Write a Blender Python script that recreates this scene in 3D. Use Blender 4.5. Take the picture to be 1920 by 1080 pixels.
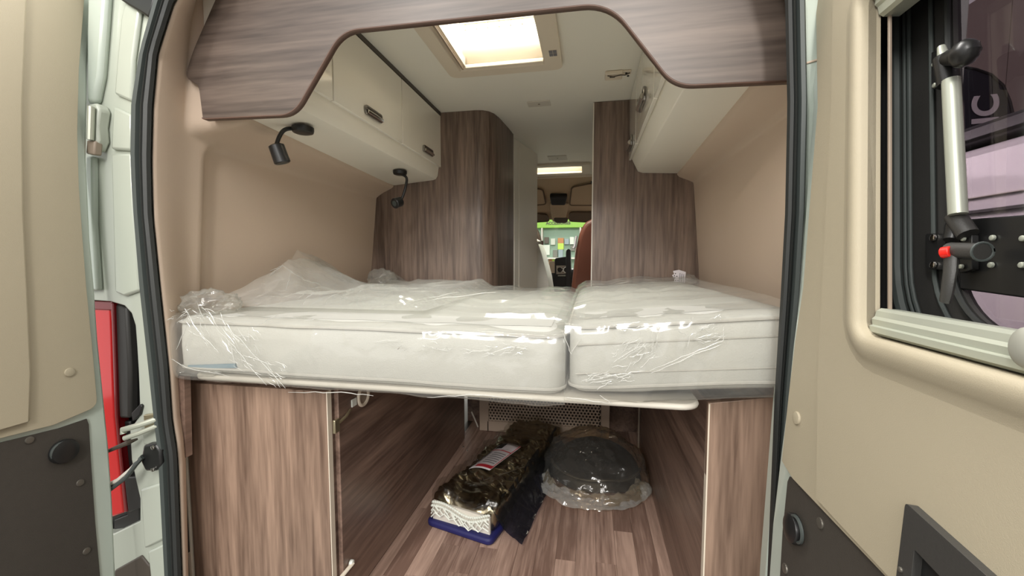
import bpy, bmesh, math, random
from mathutils import Vector, Matrix, noise
from mathutils.geometry import tessellate_polygon
random.seed(7)
for o in list(bpy.data.objects): bpy.data.objects.remove(o)
S = bpy.context.scene; COL = S.collection
H0 = 1.09                                   # camera height above the van floor; numbers below are relative to the camera
FPX = 770.0
PSI = math.radians(10.665); PIT = math.radians(4.015)
# ---------------------------------------------------------------- camera, world, lights, exposure
cd = bpy.data.cameras.new('camera'); cam = bpy.data.objects.new('camera', cd); COL.objects.link(cam)
cd.sensor_width = 36; cd.lens = FPX/1920*36; cd.clip_start = .02
cam.location = (0, 0, H0); cam.rotation_euler = (math.pi/2-PIT, 0, PSI); S.camera = cam
W = bpy.data.worlds.new('hall_light'); S.world = W; W.use_nodes = True
bg = W.node_tree.nodes['Background']; bg.inputs[0].default_value = (1.0, .985, .955, 1); bg.inputs[1].default_value = .66
def area(name, loc, rot, sx, sy, power, col=(1, .97, .92)):
    l = bpy.data.lights.new(name, 'AREA'); l.shape = 'RECTANGLE'; l.size = sx; l.size_y = sy; l.energy = power; l.color = col
    o = bpy.data.objects.new(name, l); COL.objects.link(o); o.location = loc; o.rotation_euler = rot
    return o
# unseen fill lights standing in for hall ceiling lamps, around and above the van
area('hall_fill_light', (-1.6, -2.2, 3.3), (math.radians(38), 0, math.radians(-18)), .35, 2.4, 60)
area('hall_fill_light', (.3, -2.6, 3.2), (math.radians(40), 0, math.radians(4)), .35, 2.4, 60)
area('hall_fill_light', (-.5, -5.0, 3.4), (math.radians(55), 0, 0), 4.0, .4, 90)
area('hall_fill_light', (-.4, 7.6, 3.2), (math.radians(20), 0, 0), 3.0, .5, 30)  # added to brighten the shop display
area('hall_fill_light', (-.4, 1.55, 3.0), (0, 0, 0), 1.6, 1.2, 110)  # unseen, added above the rear hatch to whiten its dome and light the bed
area('hall_fill_light', (-.4, 3.8, 3.0), (0, 0, 0), 1.6, 1.2, 170)  # unseen, added above the front hatch to lift the dim far interior
area('hall_fill_light', (-.4, 7.4, 2.6), (math.radians(-62), 0, 0), 3.0, .6, 110)  # added ahead of the windscreen, aimed back to brighten the cab end
S.cycles.max_bounces = 16; S.cycles.diffuse_bounces = 10; S.cycles.transparent_max_bounces = 32
S.view_settings.view_transform = 'Standard'; S.view_settings.look = 'None'
S.view_settings.gamma = 1; S.view_settings.use_curve_mapping = False; S.view_settings.exposure = 0.68

# ---------------------------------------------------------------- pixel -> place helpers (1920x1080 frame)
_F = Vector((-math.sin(PSI)*math.cos(PIT), math.cos(PSI)*math.cos(PIT), -math.sin(PIT)))
_R = Vector((math.cos(PSI), math.sin(PSI), 0)); _U = _R.cross(_F)
def ray(x, y): return _F + _R*((x-960)/FPX) + _U*((540-y)/FPX)
def PY(x, y, Y): r = ray(x, y); return r*(Y/r.y)
def PX(x, y, X): r = ray(x, y); return r*(X/r.x)
def PZ(x, y, Z): r = ray(x, y); return r*(Z/r.z)
class Plane:                                 # X = a + b z ; s = side the face looks to (+1: +X, -1: -X)
    def __init__(s, a, b, sgn): s.a, s.b, s.s = a, b, sgn; s.n = Vector((sgn, 0, -sgn*b)).normalized()
    def at(s, Y, z, off=0): return Vector((s.a+s.b*z, Y, z)) + s.n*off
    def px(s, x, y, off=0):
        r = ray(x, y); p0 = s.at(0, 0, off); t = p0.dot(s.n)/r.dot(s.n); return r*t
class Sheared:                               # the door's window leans with the body side
    def __init__(s, pl, k, z0): s.pl, s.k, s.z0, s.n = pl, k, z0, pl.n
    def at(s, Y, z, off=0): return s.pl.at(Y+s.k*(z-s.z0), z, off)
LD = Plane(-1.345, -.05, 1); RD = Plane(.415, .075, -1)

# ---------------------------------------------------------------- materials
def lin(c): return tuple(((v/255)/12.92 if v/255 <= .04045 else ((v/255+.055)/1.055)**2.4) for v in c)+(1,)
MATS = {}
def mat(name, rgb, rough=.5, metal=0, var=0, vscale=8, bump=0, bscale=60, spec=.5, coat=0, emit=None, es=1, sheen=0):
    if name in MATS: return MATS[name]
    m = bpy.data.materials.new(name); m.use_nodes = True; nt = m.node_tree; b = nt.nodes['Principled BSDF']
    b.inputs['Base Color'].default_value = lin(rgb); b.inputs['Roughness'].default_value = rough
    b.inputs['Metallic'].default_value = metal; b.inputs['Specular IOR Level'].default_value = spec
    b.inputs['Coat Weight'].default_value = coat; b.inputs['Coat Roughness'].default_value = .05
    if emit: b.inputs['Emission Color'].default_value = lin(emit); b.inputs['Emission Strength'].default_value = es
    tc = nt.nodes.new('ShaderNodeTexCoord')
    n = nt.nodes.new('ShaderNodeTexNoise'); n.inputs['Scale'].default_value = vscale; n.inputs['Detail'].default_value = 4
    nt.links.new(tc.outputs['Object'], n.inputs['Vector'])
    if var:
        mx = nt.nodes.new('ShaderNodeMix'); mx.data_type = 'RGBA'; mx.blend_type = 'MIX'
        c = lin(rgb); mx.inputs[6].default_value = tuple(v*(1-var) for v in c[:3])+(1,); mx.inputs[7].default_value = tuple(min(1, v*(1+var)) for v in c[:3])+(1,)
        nt.links.new(n.outputs['Fac'], mx.inputs[0]); nt.links.new(mx.outputs[2], b.inputs['Base Color'])
    if bump:
        n2 = nt.nodes.new('ShaderNodeTexNoise'); n2.inputs['Scale'].default_value = bscale; n2.inputs['Detail'].default_value = 3
        nt.links.new(tc.outputs['Object'], n2.inputs['Vector'])
        bp = nt.nodes.new('ShaderNodeBump'); bp.inputs['Strength'].default_value = bump; bp.inputs['Distance'].default_value = .002
        nt.links.new(n2.outputs['Fac'], bp.inputs['Height']); nt.links.new(bp.outputs['Normal'], b.inputs['Normal'])
    MATS[name] = m; return m
def wood(name, dark, light, axis='z', rough=.38, rnd=False, gs=1.0):
    m = bpy.data.materials.new(name); m.use_nodes = True; nt = m.node_tree; b = nt.nodes['Principled BSDF']; L = nt.links.new
    b.inputs['Roughness'].default_value = rough
    tc = nt.nodes.new('ShaderNodeTexCoord'); mp = nt.nodes.new('ShaderNodeMapping')
    def sc(a, c): return {'x': (c, a, a), 'y': (a, c, a), 'z': (a, a, c)}[axis]
    L(tc.outputs['Object'], mp.inputs['Vector']); mp.inputs['Scale'].default_value = sc(1*gs, .065*gs)
    vec = mp.outputs['Vector']
    if rnd:
        oi = nt.nodes.new('ShaderNodeObjectInfo'); ad = nt.nodes.new('ShaderNodeVectorMath'); ad.operation = 'ADD'
        mu = nt.nodes.new('ShaderNodeMath'); mu.operation = 'MULTIPLY'; mu.inputs[1].default_value = 37.0; L(oi.outputs['Random'], mu.inputs[0])
        L(mp.outputs['Vector'], ad.inputs[0]); L(mu.outputs[0], ad.inputs[1]); vec = ad.outputs[0]
    def ns(scale, det, dist=0):
        n = nt.nodes.new('ShaderNodeTexNoise'); n.inputs['Scale'].default_value = scale; n.inputs['Detail'].default_value = det; n.inputs['Distortion'].default_value = dist
        L(vec, n.inputs['Vector']); return n
    big = ns(9, 3, .4); mid = ns(38, 5, .8); fine = ns(120, 3, .2)
    # broad boards of slightly different tone, printed on the laminate
    a1 = nt.nodes.new('ShaderNodeMix'); a1.data_type = 'FLOAT'; a1.inputs[0].default_value = .5; L(big.outputs['Fac'], a1.inputs[2]); L(mid.outputs['Fac'], a1.inputs[3])
    a2 = nt.nodes.new('ShaderNodeMix'); a2.data_type = 'FLOAT'; a2.inputs[0].default_value = .27; L(a1.outputs[0], a2.inputs[2]); L(fine.outputs['Fac'], a2.inputs[3])
    src = a2.outputs[0]
    if rnd:
        mr = nt.nodes.new('ShaderNodeMapRange'); mr.inputs[3].default_value = -.09; mr.inputs[4].default_value = .09; L(oi.outputs['Random'], mr.inputs[0])
        ad2 = nt.nodes.new('ShaderNodeMath'); ad2.operation = 'ADD'; L(src, ad2.inputs[0]); L(mr.outputs[0], ad2.inputs[1]); src = ad2.outputs[0]
    cr = nt.nodes.new('ShaderNodeValToRGB'); L(src, cr.inputs[0])
    cr.color_ramp.elements[0].position = .39; cr.color_ramp.elements[0].color = lin(dark)
    cr.color_ramp.elements[1].position = .62; cr.color_ramp.elements[1].color = lin(light)
    L(cr.outputs[0], b.inputs['Base Color'])
    bp = nt.nodes.new('ShaderNodeBump'); bp.inputs['Strength'].default_value = .12; bp.inputs['Distance'].default_value = .001
    L(fine.outputs['Fac'], bp.inputs['Height']); L(bp.outputs['Normal'], b.inputs['Normal'])
    return m
def film(name, tint=(250, 250, 248), milk=.10, gloss=.22, rough=.09, bump=.5, bscale=14):
    m = bpy.data.materials.new(name); m.use_nodes = True; nt = m.node_tree; L = nt.links.new
    for n in list(nt.nodes): nt.nodes.remove(n)
    out = nt.nodes.new('ShaderNodeOutputMaterial'); tr = nt.nodes.new('ShaderNodeBsdfTransparent'); gl = nt.nodes.new('ShaderNodeBsdfGlossy')
    df = nt.nodes.new('ShaderNodeBsdfDiffuse'); df.inputs['Color'].default_value = lin((235, 235, 230))
    tr.inputs['Color'].default_value = lin(tint); gl.inputs['Roughness'].default_value = rough; gl.inputs['Color'].default_value = (1, 1, 1, 1)
    tc = nt.nodes.new('ShaderNodeTexCoord'); n = nt.nodes.new('ShaderNodeTexNoise'); n.inputs['Scale'].default_value = bscale; n.inputs['Detail'].default_value = 6; n.inputs['Distortion'].default_value = 1.2
    n.noise_type = 'RIDGED_MULTIFRACTAL'
    L(tc.outputs['Object'], n.inputs['Vector'])
    bp = nt.nodes.new('ShaderNodeBump'); bp.inputs['Strength'].default_value = bump; bp.inputs['Distance'].default_value = .012
    L(n.outputs['Fac'], bp.inputs['Height']); L(bp.outputs['Normal'], gl.inputs['Normal'])
    lw = nt.nodes.new('ShaderNodeLayerWeight'); lw.inputs['Blend'].default_value = .35; L(bp.outputs['Normal'], lw.inputs['Normal'])
    def math_(op, a, b_):
        q = nt.nodes.new('ShaderNodeMath'); q.operation = op; q.use_clamp = True
        for i, v in enumerate((a, b_)):
            if hasattr(v, 'links'): L(v, q.inputs[i])
            else: q.inputs[i].default_value = v
        return q.outputs[0]
    f1 = math_('ADD', math_('MULTIPLY', lw.outputs['Fresnel'], gloss*1.6), gloss*.22)
    f2 = math_('ADD', math_('MULTIPLY', lw.outputs['Facing'], milk*1.4), milk)
    m1 = nt.nodes.new('ShaderNodeMixShader'); L(f2, m1.inputs[0]); L(tr.outputs[0], m1.inputs[1]); L(df.outputs[0], m1.inputs[2])
    m2 = nt.nodes.new('ShaderNodeMixShader'); L(f1, m2.inputs[0]); L(m1.outputs[0], m2.inputs[1]); L(gl.outputs[0], m2.inputs[2])
    L(m2.outputs[0], out.inputs[0]); return m
BEIGE = mat('beige_door_trim', (168, 158, 136), .62, var=.03, vscale=5, bump=.25, bscale=900)
WALLB = mat('beige_wall_lining', (202, 182, 163), .75, var=.03, vscale=3, bump=.2, bscale=600)
PAINT = mat('white_paint', (186, 196, 186), .28, coat=.5, var=.02)
PAINT2 = mat('white_paint_pillar', (180, 186, 174), .3, coat=.4, var=.04, vscale=9)
HARD = mat('black_hardboard', (62, 57, 51), .7, var=.12, vscale=60, bump=.4, bscale=700)
RUBBER = mat('black_rubber', (42, 44, 43), .5, bump=.1)
RUBBER2 = mat('grey_rubber', (66, 72, 70), .55, bump=.1)
PLUG = mat('black_plastic', (30, 30, 30), .35)
PLAST = mat('dark_grey_plastic', (56, 55, 53), .45, bump=.15, bscale=500)
SCREW = mat('dull_screw', (112, 108, 100), .4, metal=.6)
CHROME = mat('chrome', (215, 212, 206), .14, metal=1)
CHROMED = mat('dark_chrome', (150, 146, 142), .18, metal=1)
ALU = mat('brushed_aluminium', (186, 190, 176), .38, metal=.45)
ZINC = mat('zinc_steel', (190, 180, 150), .35, metal=.9)
RED = mat('red_lens', (205, 8, 14), .12, coat=.6, emit=(200, 10, 16), es=.0)
DRED = mat('dark_red_lens', (120, 12, 20), .15, coat=.6)
REDB = mat('red_button', (240, 40, 30), .35)
WHITEG = mat('white_gloss_laminate', (238, 234, 223), .10, coat=.6)
WHITEM = mat('white_laminate', (237, 232, 220), .35, var=.01)
CEIL = mat('ceiling_lining', (236, 233, 223), .6, var=.01, bump=.08, bscale=400)
CREAM = mat('cream_plastic', (222, 210, 192), .4)
CREAMD = mat('grey_beige_plastic', (150, 135, 120), .5)
GREYP = mat('grey_plate', (206, 200, 189), .5)
EDGE = mat('brown_edge_strip', (96, 74, 64), .45)
EDGED = mat('dark_edge_strip', (74, 66, 58), .5)
W_UP = wood('wood_dark_vertical', (74, 59, 51), (138, 118, 105), 'z', gs=.8)
W_HZ = wood('wood_horizontal', (62, 52, 47), (110, 96, 87), 'x', gs=.6)
W_LO = wood('wood_cabinet_front', (98, 78, 66), (160, 134, 116), 'z', gs=.8)
W_SIDE = wood('wood_cabinet_side', (92, 72, 63), (146, 121, 107), 'y', gs=.7)
W_FL = wood('wood_floor', (124, 98, 86), (188, 158, 142), 'y', rough=.45, rnd=True)
FABRIC = mat('white_mattress_cover', (188, 187, 181), .85, var=.02, bump=.4, bscale=300)
PIPE = mat('mattress_piping', (178, 175, 168), .8)
FILM = film('clear_plastic_film', milk=.07, gloss=.20, rough=.12, bump=.25)
FILMC = film('film_crease', milk=.35, gloss=.45, rough=.15, bump=0)  # paler film, its whiteness stands in for highlights along the creases
FILM2 = film('milky_plastic_film', milk=.13, gloss=.22, bump=.7, bscale=18)
FILMB = film('thin_bag_film', tint=(240, 232, 216), milk=.035, gloss=.20, bump=.8, bscale=16)
FILMT = film('tight_bag_film', milk=0.0, gloss=.12, rough=.15, bump=.4, bscale=18)
FILMS = film('warm_bag_film', tint=(236, 222, 196), milk=.20, gloss=.25, bump=.8, bscale=16)
FILMN = film('navy_tinted_film', tint=(88, 90, 128), milk=.01, gloss=.18, bump=.8, bscale=14)
FOIL = mat('bronze_foil', (158, 148, 126), .22, metal=1, var=.55, vscale=9, bump=.6, bscale=50)
NAVY = mat('navy_cloth', (26, 26, 84), .6, bump=.3)
BLACKF = mat('black_foam', (34, 33, 33), .55, bump=.3, bscale=80)
WHITE = mat('white_tape', (225, 228, 220), .5)
PAPER = mat('paper_label', (215, 208, 212), .55)
PRED = mat('label_red', (196, 40, 56), .5)
PGREY = mat('label_print_grey', (120, 118, 124), .6)
INK = mat('black_ink', (28, 26, 26), .6)
BROWN = mat('brown_leather', (112, 62, 44), .5, var=.1, bump=.3, bscale=200)
BROWND = mat('dark_taupe_fabric', (84, 70, 56), .6)
TAUPE = mat('headliner_taupe', (186, 166, 138), .8)
TAUPED = mat('headliner_dark_trim', (100, 84, 66), .7)  # darker taupe for visors, lid rims and windscreen header
GREEN = mat('green_fascia', (140, 188, 70), .5, emit=(150, 215, 60), es=.0)
TEAL = mat('display_wall', (160, 186, 168), .6)
BLUEB = mat('blue_grey_strap', (120, 140, 150), .7)
TAN = mat('hall_wall', (150, 136, 128), .9, var=.05, vscale=1)
CONC = mat('hall_floor', (120, 116, 110), .6, var=.08, vscale=2)
VANW = mat('white_vehicle_paint', (226, 222, 224), .3, coat=.3)
FLAGB = mat('dark_flag_cloth', (40, 40, 50), .8)
def glass(name, tint, gl=.06):
    m = bpy.data.materials.new(name); m.use_nodes = True; nt = m.node_tree; L = nt.links.new
    for n in list(nt.nodes): nt.nodes.remove(n)
    out = nt.nodes.new('ShaderNodeOutputMaterial'); tr = nt.nodes.new('ShaderNodeBsdfTransparent'); g = nt.nodes.new('ShaderNodeBsdfGlossy')
    tr.inputs[0].default_value = lin(tint); g.inputs['Roughness'].default_value = .03
    mx = nt.nodes.new('ShaderNodeMixShader'); mx.inputs[0].default_value = gl
    L(tr.outputs[0], mx.inputs[1]); L(g.outputs[0], mx.inputs[2]); L(mx.outputs[0], out.inputs[0]); return m
TINT = glass('tinted_acrylic', (180, 172, 178), .05); CLEAR = glass('clear_acrylic', (244, 246, 244), .04); DARKAC = glass('smoked_acrylic', (120, 105, 112), .10)

# ---------------------------------------------------------------- mesh builder
ORG = {}
class MB:
    def __init__(s): s.v = []; s.f = []
    def add(s, vs, fs): k = len(s.v); s.v += [Vector(p) for p in vs]; s.f += [tuple(i+k for i in f) for f in fs]; return s
    def box(s, x0, x1, y0, y1, z0, z1):
        return s.add([(x0,y0,z0),(x1,y0,z0),(x1,y1,z0),(x0,y1,z0),(x0,y0,z1),(x1,y0,z1),(x1,y1,z1),(x0,y1,z1)],
                     [(0,3,2,1),(4,5,6,7),(0,1,5,4),(1,2,6,5),(2,3,7,6),(3,0,4,7)])
    def prism(s, pts, vec):
        pts = [Vector(p) for p in pts]; vec = Vector(vec); n = len(pts)
        return s.add(pts+[p+vec for p in pts], [tuple(range(n)), tuple(range(2*n-1, n-1, -1))]+[(i, (i+1)%n+0, (i+1)%n+n, i+n)[::-1] for i in range(n)])
    def plate(s, outer, holes, vec):         # polygon with holes, extruded
        loops = [[Vector(p) for p in outer]]+[[Vector(p) for p in h] for h in holes]
        tris = tessellate_polygon(loops); flat = [p for l in loops for p in l]; n = len(flat); vec = Vector(vec)
        fs = [tuple(t) for t in tris]+[tuple(i+n for i in t)[::-1] for t in tris]; k = 0
        for l in loops:
            m = len(l); fs += [(k+i, k+(i+1)%m, k+(i+1)%m+n, k+i+n) for i in range(m)]; k += m
        return s.add(flat+[p+vec for p in flat], fs)
    def tube(s, pts, r, n=10, caps=True, flat=1.0):
        pts = [Vector(p) for p in pts]; rs = r if isinstance(r, (list, tuple)) else [r]*len(pts); k = len(s.v); prev = None
        for i, p in enumerate(pts):
            t = (pts[min(i+1, len(pts)-1)]-pts[max(i-1, 0)]).normalized()
            a = prev if prev is not None else (Vector((0, 0, 1)) if abs(t.z) < .9 else Vector((1, 0, 0)))
            a = (a-t*a.dot(t)).normalized(); prev = a; b = t.cross(a)
            s.v += [p+(a*math.cos(2*math.pi*j/n)*flat+b*math.sin(2*math.pi*j/n))*rs[i] for j in range(n)]
        for i in range(len(pts)-1):
            for j in range(n): s.f.append((k+i*n+j, k+i*n+(j+1)%n, k+(i+1)*n+(j+1)%n, k+(i+1)*n+j))
        if caps: s.f.append(tuple(range(k+n-1, k-1, -1))); e = k+(len(pts)-1)*n; s.f.append(tuple(range(e, e+n)))
        return s
    def loop(s, pts, r, n=8): pts = list(pts); return s.tube(pts+[pts[0], pts[1]], r, n, False)
    def grid(s, fn, nu, nv):
        k = len(s.v)
        for i in range(nu+1):
            for j in range(nv+1): s.v.append(Vector(fn(i/nu, j/nv)))
        for i in range(nu):
            for j in range(nv): a = k+i*(nv+1)+j; s.f.append((a, a+nv+1, a+nv+2, a+1))
        return s
    def ball(s, c, rx, ry, rz, nu=24, nv=14, fn=None, M=None):
        c = Vector(c)
        def g(u, v):
            a = 2*math.pi*u; b = math.pi*(v-.5); d = Vector((math.cos(b)*math.cos(a), math.cos(b)*math.sin(a), math.sin(b)))
            k = fn(d) if fn else 1; p = Vector((d.x*rx*k, d.y*ry*k, d.z*rz*k)); return c+(M@p if M else p)
        return s.grid(g, nu, nv)
    def disc(s, c, n, r, depth, seg=24, dome=.5, sy=1):   # button with domed face, axis n
        c = Vector(c); n = Vector(n).normalized(); a = (Vector((0, 0, 1)) if abs(n.z) < .9 else Vector((1, 0, 0))); a = (a-n*a.dot(n)).normalized(); b = n.cross(a)
        k = len(s.v); prof = [(1, 0), (1, depth*.5), (.93, depth*.85), (.7, depth), (.35, depth*(1+dome*.2))]
        for rr, d in prof: s.v += [c+n*d+(a*math.cos(2*math.pi*j/seg)*sy+b*math.sin(2*math.pi*j/seg))*r*rr for j in range(seg)]
        for i in range(len(prof)-1):
            for j in range(seg): s.f.append((k+i*seg+j, k+i*seg+(j+1)%seg, k+(i+1)*seg+(j+1)%seg, k+(i+1)*seg+j))
        e = k+(len(prof)-1)*seg; s.f.append(tuple(range(e, e+seg))); s.f.append(tuple(range(k+seg-1, k-1, -1))); return s
    def build(s, name, m, parent=None, bevel=0, smooth=True, kind=None, seg=2, solid=0, ang=35, weld=False):
        org = ORG.get(parent.name, Vector()) if parent else Vector()
        me = bpy.data.meshes.new(name)
        base = Vector((0, 0, H0))
        if parent is None and s.v:
            org = Vector((sum(p.x for p in s.v)/len(s.v), sum(p.y for p in s.v)/len(s.v), min(p.z for p in s.v)))+base
        me.from_pydata([p+base-org for p in s.v], [], s.f)
        bm = bmesh.new(); bm.from_mesh(me)
        if weld: bmesh.ops.remove_doubles(bm, verts=bm.verts, dist=1e-5)
        bmesh.ops.recalc_face_normals(bm, faces=bm.faces); bm.to_mesh(me); bm.free()
        me.materials.append(m)
        if smooth:
            for p in me.polygons: p.use_smooth = True
            me.set_sharp_from_angle(angle=math.radians(ang))
        o = bpy.data.objects.new(name, me); COL.objects.link(o)
        if parent: o.parent = parent
        else: o.location = org
        ORG[o.name] = org
        if solid: md = o.modifiers.new('solid', 'SOLIDIFY'); md.thickness = solid; md.offset = 0
        if bevel:
            md = o.modifiers.new('bevel', 'BEVEL'); md.width = bevel; md.segments = seg; md.limit_method = 'ANGLE'; md.angle_limit = math.radians(40); md.harden_normals = False
        if kind: o['kind'] = kind
        return o
def thing(name, label, cat, loc, group=None):
    o = bpy.data.objects.new(name, None); COL.objects.link(o); o.empty_display_size = .05
    l = Vector(loc)+Vector((0, 0, H0)); o.location = l; ORG[o.name] = l; o['label'] = label; o['category'] = cat
    if group: o['group'] = group
    return o
def tag(o, label, cat, group=None):
    o['label'] = label; o['category'] = cat
    if group: o['group'] = group
    return o
def struct(o, label=None):
    o['kind'] = 'structure'
    if label: o['label'] = label
    return o
def group_root(name, label, loc=(0, 0, -H0)):
    o = bpy.data.objects.new(name, None); COL.objects.link(o); l = Vector(loc)+Vector((0, 0, H0)); o.location = l; ORG[o.name] = l
    o['kind'] = 'structure'; o['label'] = label; return o
def ss(a, b, x):
    t = max(0, min(1, (x-a)/(b-a))); return t*t*(3-2*t)
def interp(tab, x):
    if x <= tab[0][0]: return tab[0][1]
    for (a, b), (c, d) in zip(tab, tab[1:]):
        if x <= c: return b+(d-b)*(x-a)/(c-a)
    return tab[-1][1]
def rrect(x0, x1, y0, y1, r, n=6, g=0):      # rounded rectangle outline, grown by g
    x0 -= g; x1 += g; y0 -= g; y1 += g; r = max(.001, r+g); out = []
    for cx, cy, a in ((x1-r, y1-r, 0), (x0+r, y1-r, 90), (x0+r, y0+r, 180), (x1-r, y0+r, 270)):
        for i in range(n+1): t = math.radians(a+90*i/n); out.append((cx+r*math.cos(t), cy+r*math.sin(t)))
    return out
def roundpoly(pts, rad, n=5):                # list of 3D points, one radius per corner
    out = []; N = len(pts)
    for i, p in enumerate(pts):
        p = Vector(p); r = rad[i] if isinstance(rad, (list, tuple)) else rad
        if r <= 0: out.append(p); continue
        a = (Vector(pts[i-1])-p); b = (Vector(pts[(i+1)%N])-p); da = min(r, a.length*.48); db = min(r, b.length*.48)
        q0 = p+a.normalized()*da; q1 = p+b.normalized()*db
        for k in range(n+1): t = k/n; out.append(q0*(1-t)**2+p*2*t*(1-t)+q1*t*t)
    return out
def facet(p, e=1.0):
    d = noise.voronoi(p)[0]; return d[0]
def fbm(p, o=4): return noise.fractal(p, 1.0, 2.0, o)
def ridged(p, o=4): return noise.ridged_multi_fractal(p, 1.0, 2.1, o, 1.0, 2.0)

# ================================================================ STRUCTURE
# ---- seal / opening outline (X at Y=.95 by height)
SLi = [(-1.13,-1.175),(-.933,-1.167),(-.558,-1.157),(-.465,-1.169),(-.309,-1.171),(-.081,-1.184),(.127,-1.194),(.273,-1.187),(.414,-1.172),(.552,-1.145),(.682,-1.081),(.76,-1.0)]
SLo = [(-1.13,-1.22),(-.94,-1.217),(-.548,-1.214),(-.327,-1.228),(-.082,-1.242),(.202,-1.246),(.29,-1.244),(.418,-1.231),(.556,-1.188),(.687,-1.131),(.80,-1.05)]
SRi = [(-1.13,.394),(-.699,.393),(-.289,.391),(-.06,.394),(.095,.395),(.31,.39),(.52,.377),(.65,.34),(.76,.25)]
SRo = [(-1.13,.40),(-.698,.405),(-.288,.417),(-.06,.427),(.094,.429),(.308,.424),(.516,.411),(.68,.375),(.80,.30)]
SP1 = [(0, .955), (.03, .937), (.22, .928), (.42, .930), (.48, .944)]
SP2 = [(.48, .944), (.55, .944), (.60, .933), (.72, .930), (.76, .936), (.80, .932), (.95, .936), (1, .945)]
def seal_strip(ti, to, PR):
    mb = MB(); zs = [-1.13+i*(.80+1.13)/60 for i in range(61)]
    prof = PR
    def f(u, v):
        z = zs[round(u*60)]; k = v*(len(prof)-1); p = prof[round(k)]; a = interp(to, z); b = interp(ti, z); return (a+(b-a)*p[0], p[1], z)
    return mb.grid(f, 60, len(prof)-1)
seal = group_root('trim_1', 'black rubber seal around the rear opening')
for ti, to in ((SLi, SLo), (SRi, SRo)):
    seal_strip(ti, to, SP1).build('seal_strip', RUBBER2, seal); seal_strip(ti, to, SP2).build('seal_strip', RUBBER, seal)
MB().tube([(-1.03, .955, .79), (-.7, .955, .85), (0, .955, .85), (.27, .955, .79)], .02, 8).build('seal_strip', RUBBER, seal)
MB().tube([(-1.2, .955, -1.12), (.4, .955, -1.12)], .02, 8).build('seal_strip', RUBBER, seal)

# ---- body pillars (white paint)
pil = group_root('trim_2', 'white painted left rear pillar of the body')
yb = .957
edge = [(interp(SLo, z)+.01, yb, z) for z in [-1.14+i*.0646 for i in range(31)]]
notch = [PY(x, y, yb) for x, y in [(130,1012),(213,1001),(262,977),(262,935),(255,905),(246,862),(243,806),(262,778),(259,700),(256,650),(253,610),(246,588),(232,573),(205,565),(130,560)]]
MB().plate(edge+[(-1.30, yb, .84), (-1.62, yb, .84), notch[-1]+Vector((-.05, 0, 0))]+notch[::-1]+[notch[0]+Vector((-.05, 0, 0)), (-1.62, yb, -1.14)], [], (0, .035, 0)).build('pillar_face', PAINT2, pil, bevel=.004)
def pxpoly(pts, Y, dy, name, m, par, bevel=.004, r=0, **k):
    P = [PY(x, y, Y) for x, y in pts]
    if r: P = roundpoly(P, r)
    return MB().prism(P, (0, dy, 0)).build(name, m, par, bevel=bevel, **k)
pxpoly([(250,-60),(272,-60),(256,60),(249,110),(246,190),(213,176),(219,100),(226,30)], .945, .014, 'pillar_rib', PAINT2, pil, .008)
pxpoly([(211,198),(247,214),(246,282),(207,280)], .945, .014, 'pillar_rib', PAINT2, pil, .010)
pxpoly([(207,287),(246,287),(251,400),(262,545),(232,556),(214,548),(210,400)], .945, .014, 'pillar_rib', PAINT2, pil, .009)
pxpoly([(163,-60),(200,-60),(192,60),(186,140),(176,190),(160,195),(160,60)], .935, .024, 'pillar_rib', PAINT, pil, .010)
pxpoly([(160,292),(173,292),(174,420),(182,545),(150,545)], .94, .018, 'pillar_rib', PAINT, pil, .006)
pxpoly([(262,790),(300,775),(304,838),(268,835)], .947, .012, 'pillar_rib', PAINT2, pil, .006)
pxpoly([(262,918),(306,905),(311,1010),(270,1030)], .947, .012, 'pillar_rib', PAINT2, pil, .006)
pxpoly([(276,1035),(312,1018),(318,1110),(284,1110)], .945, .014, 'pillar_rib', PAINT2, pil, .006)
pxpoly([(206,1006),(262,985),(266,1040),(210,1060)], .968, .02, 'pillar_back', PAINT2, pil, .002)
pilr = group_root('trim_3', 'white painted right rear pillar of the body')
edge = [(interp(SRo, z)-.01, yb, z) for z in [-1.14+i*.0646 for i in range(31)]]
MB().plate(edge+[(.5, yb, .84), (.70, yb, .84), (.70, yb, -1.14)], [], (0, .035, 0)).build('pillar_face', PAINT, pilr, bevel=.004)
for z in (.31, .095):
    MB().box(.443, .462, .948, .957, z-.012, z+.012).build('pillar_clip', PAINT2, pilr, bevel=.002)
body = group_root('trim_4', 'white outer body shell of the van')
MB().box(-1.62, -1.58, .99, 4.2, -1.5, .84).build('body_side', PAINT, body)
MB().box(.66, .70, .99, 4.2, -1.5, .84).build('body_side', PAINT, body)
MB().box(-1.62, .70, .955, 1.05, .86, 1.02).build('body_lintel', PAINT, body, bevel=.01)
MB().box(-1.62, .70, .93, 1.12, -1.30, -1.14).build('body_sill', PLAST, body, bevel=.01)

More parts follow.
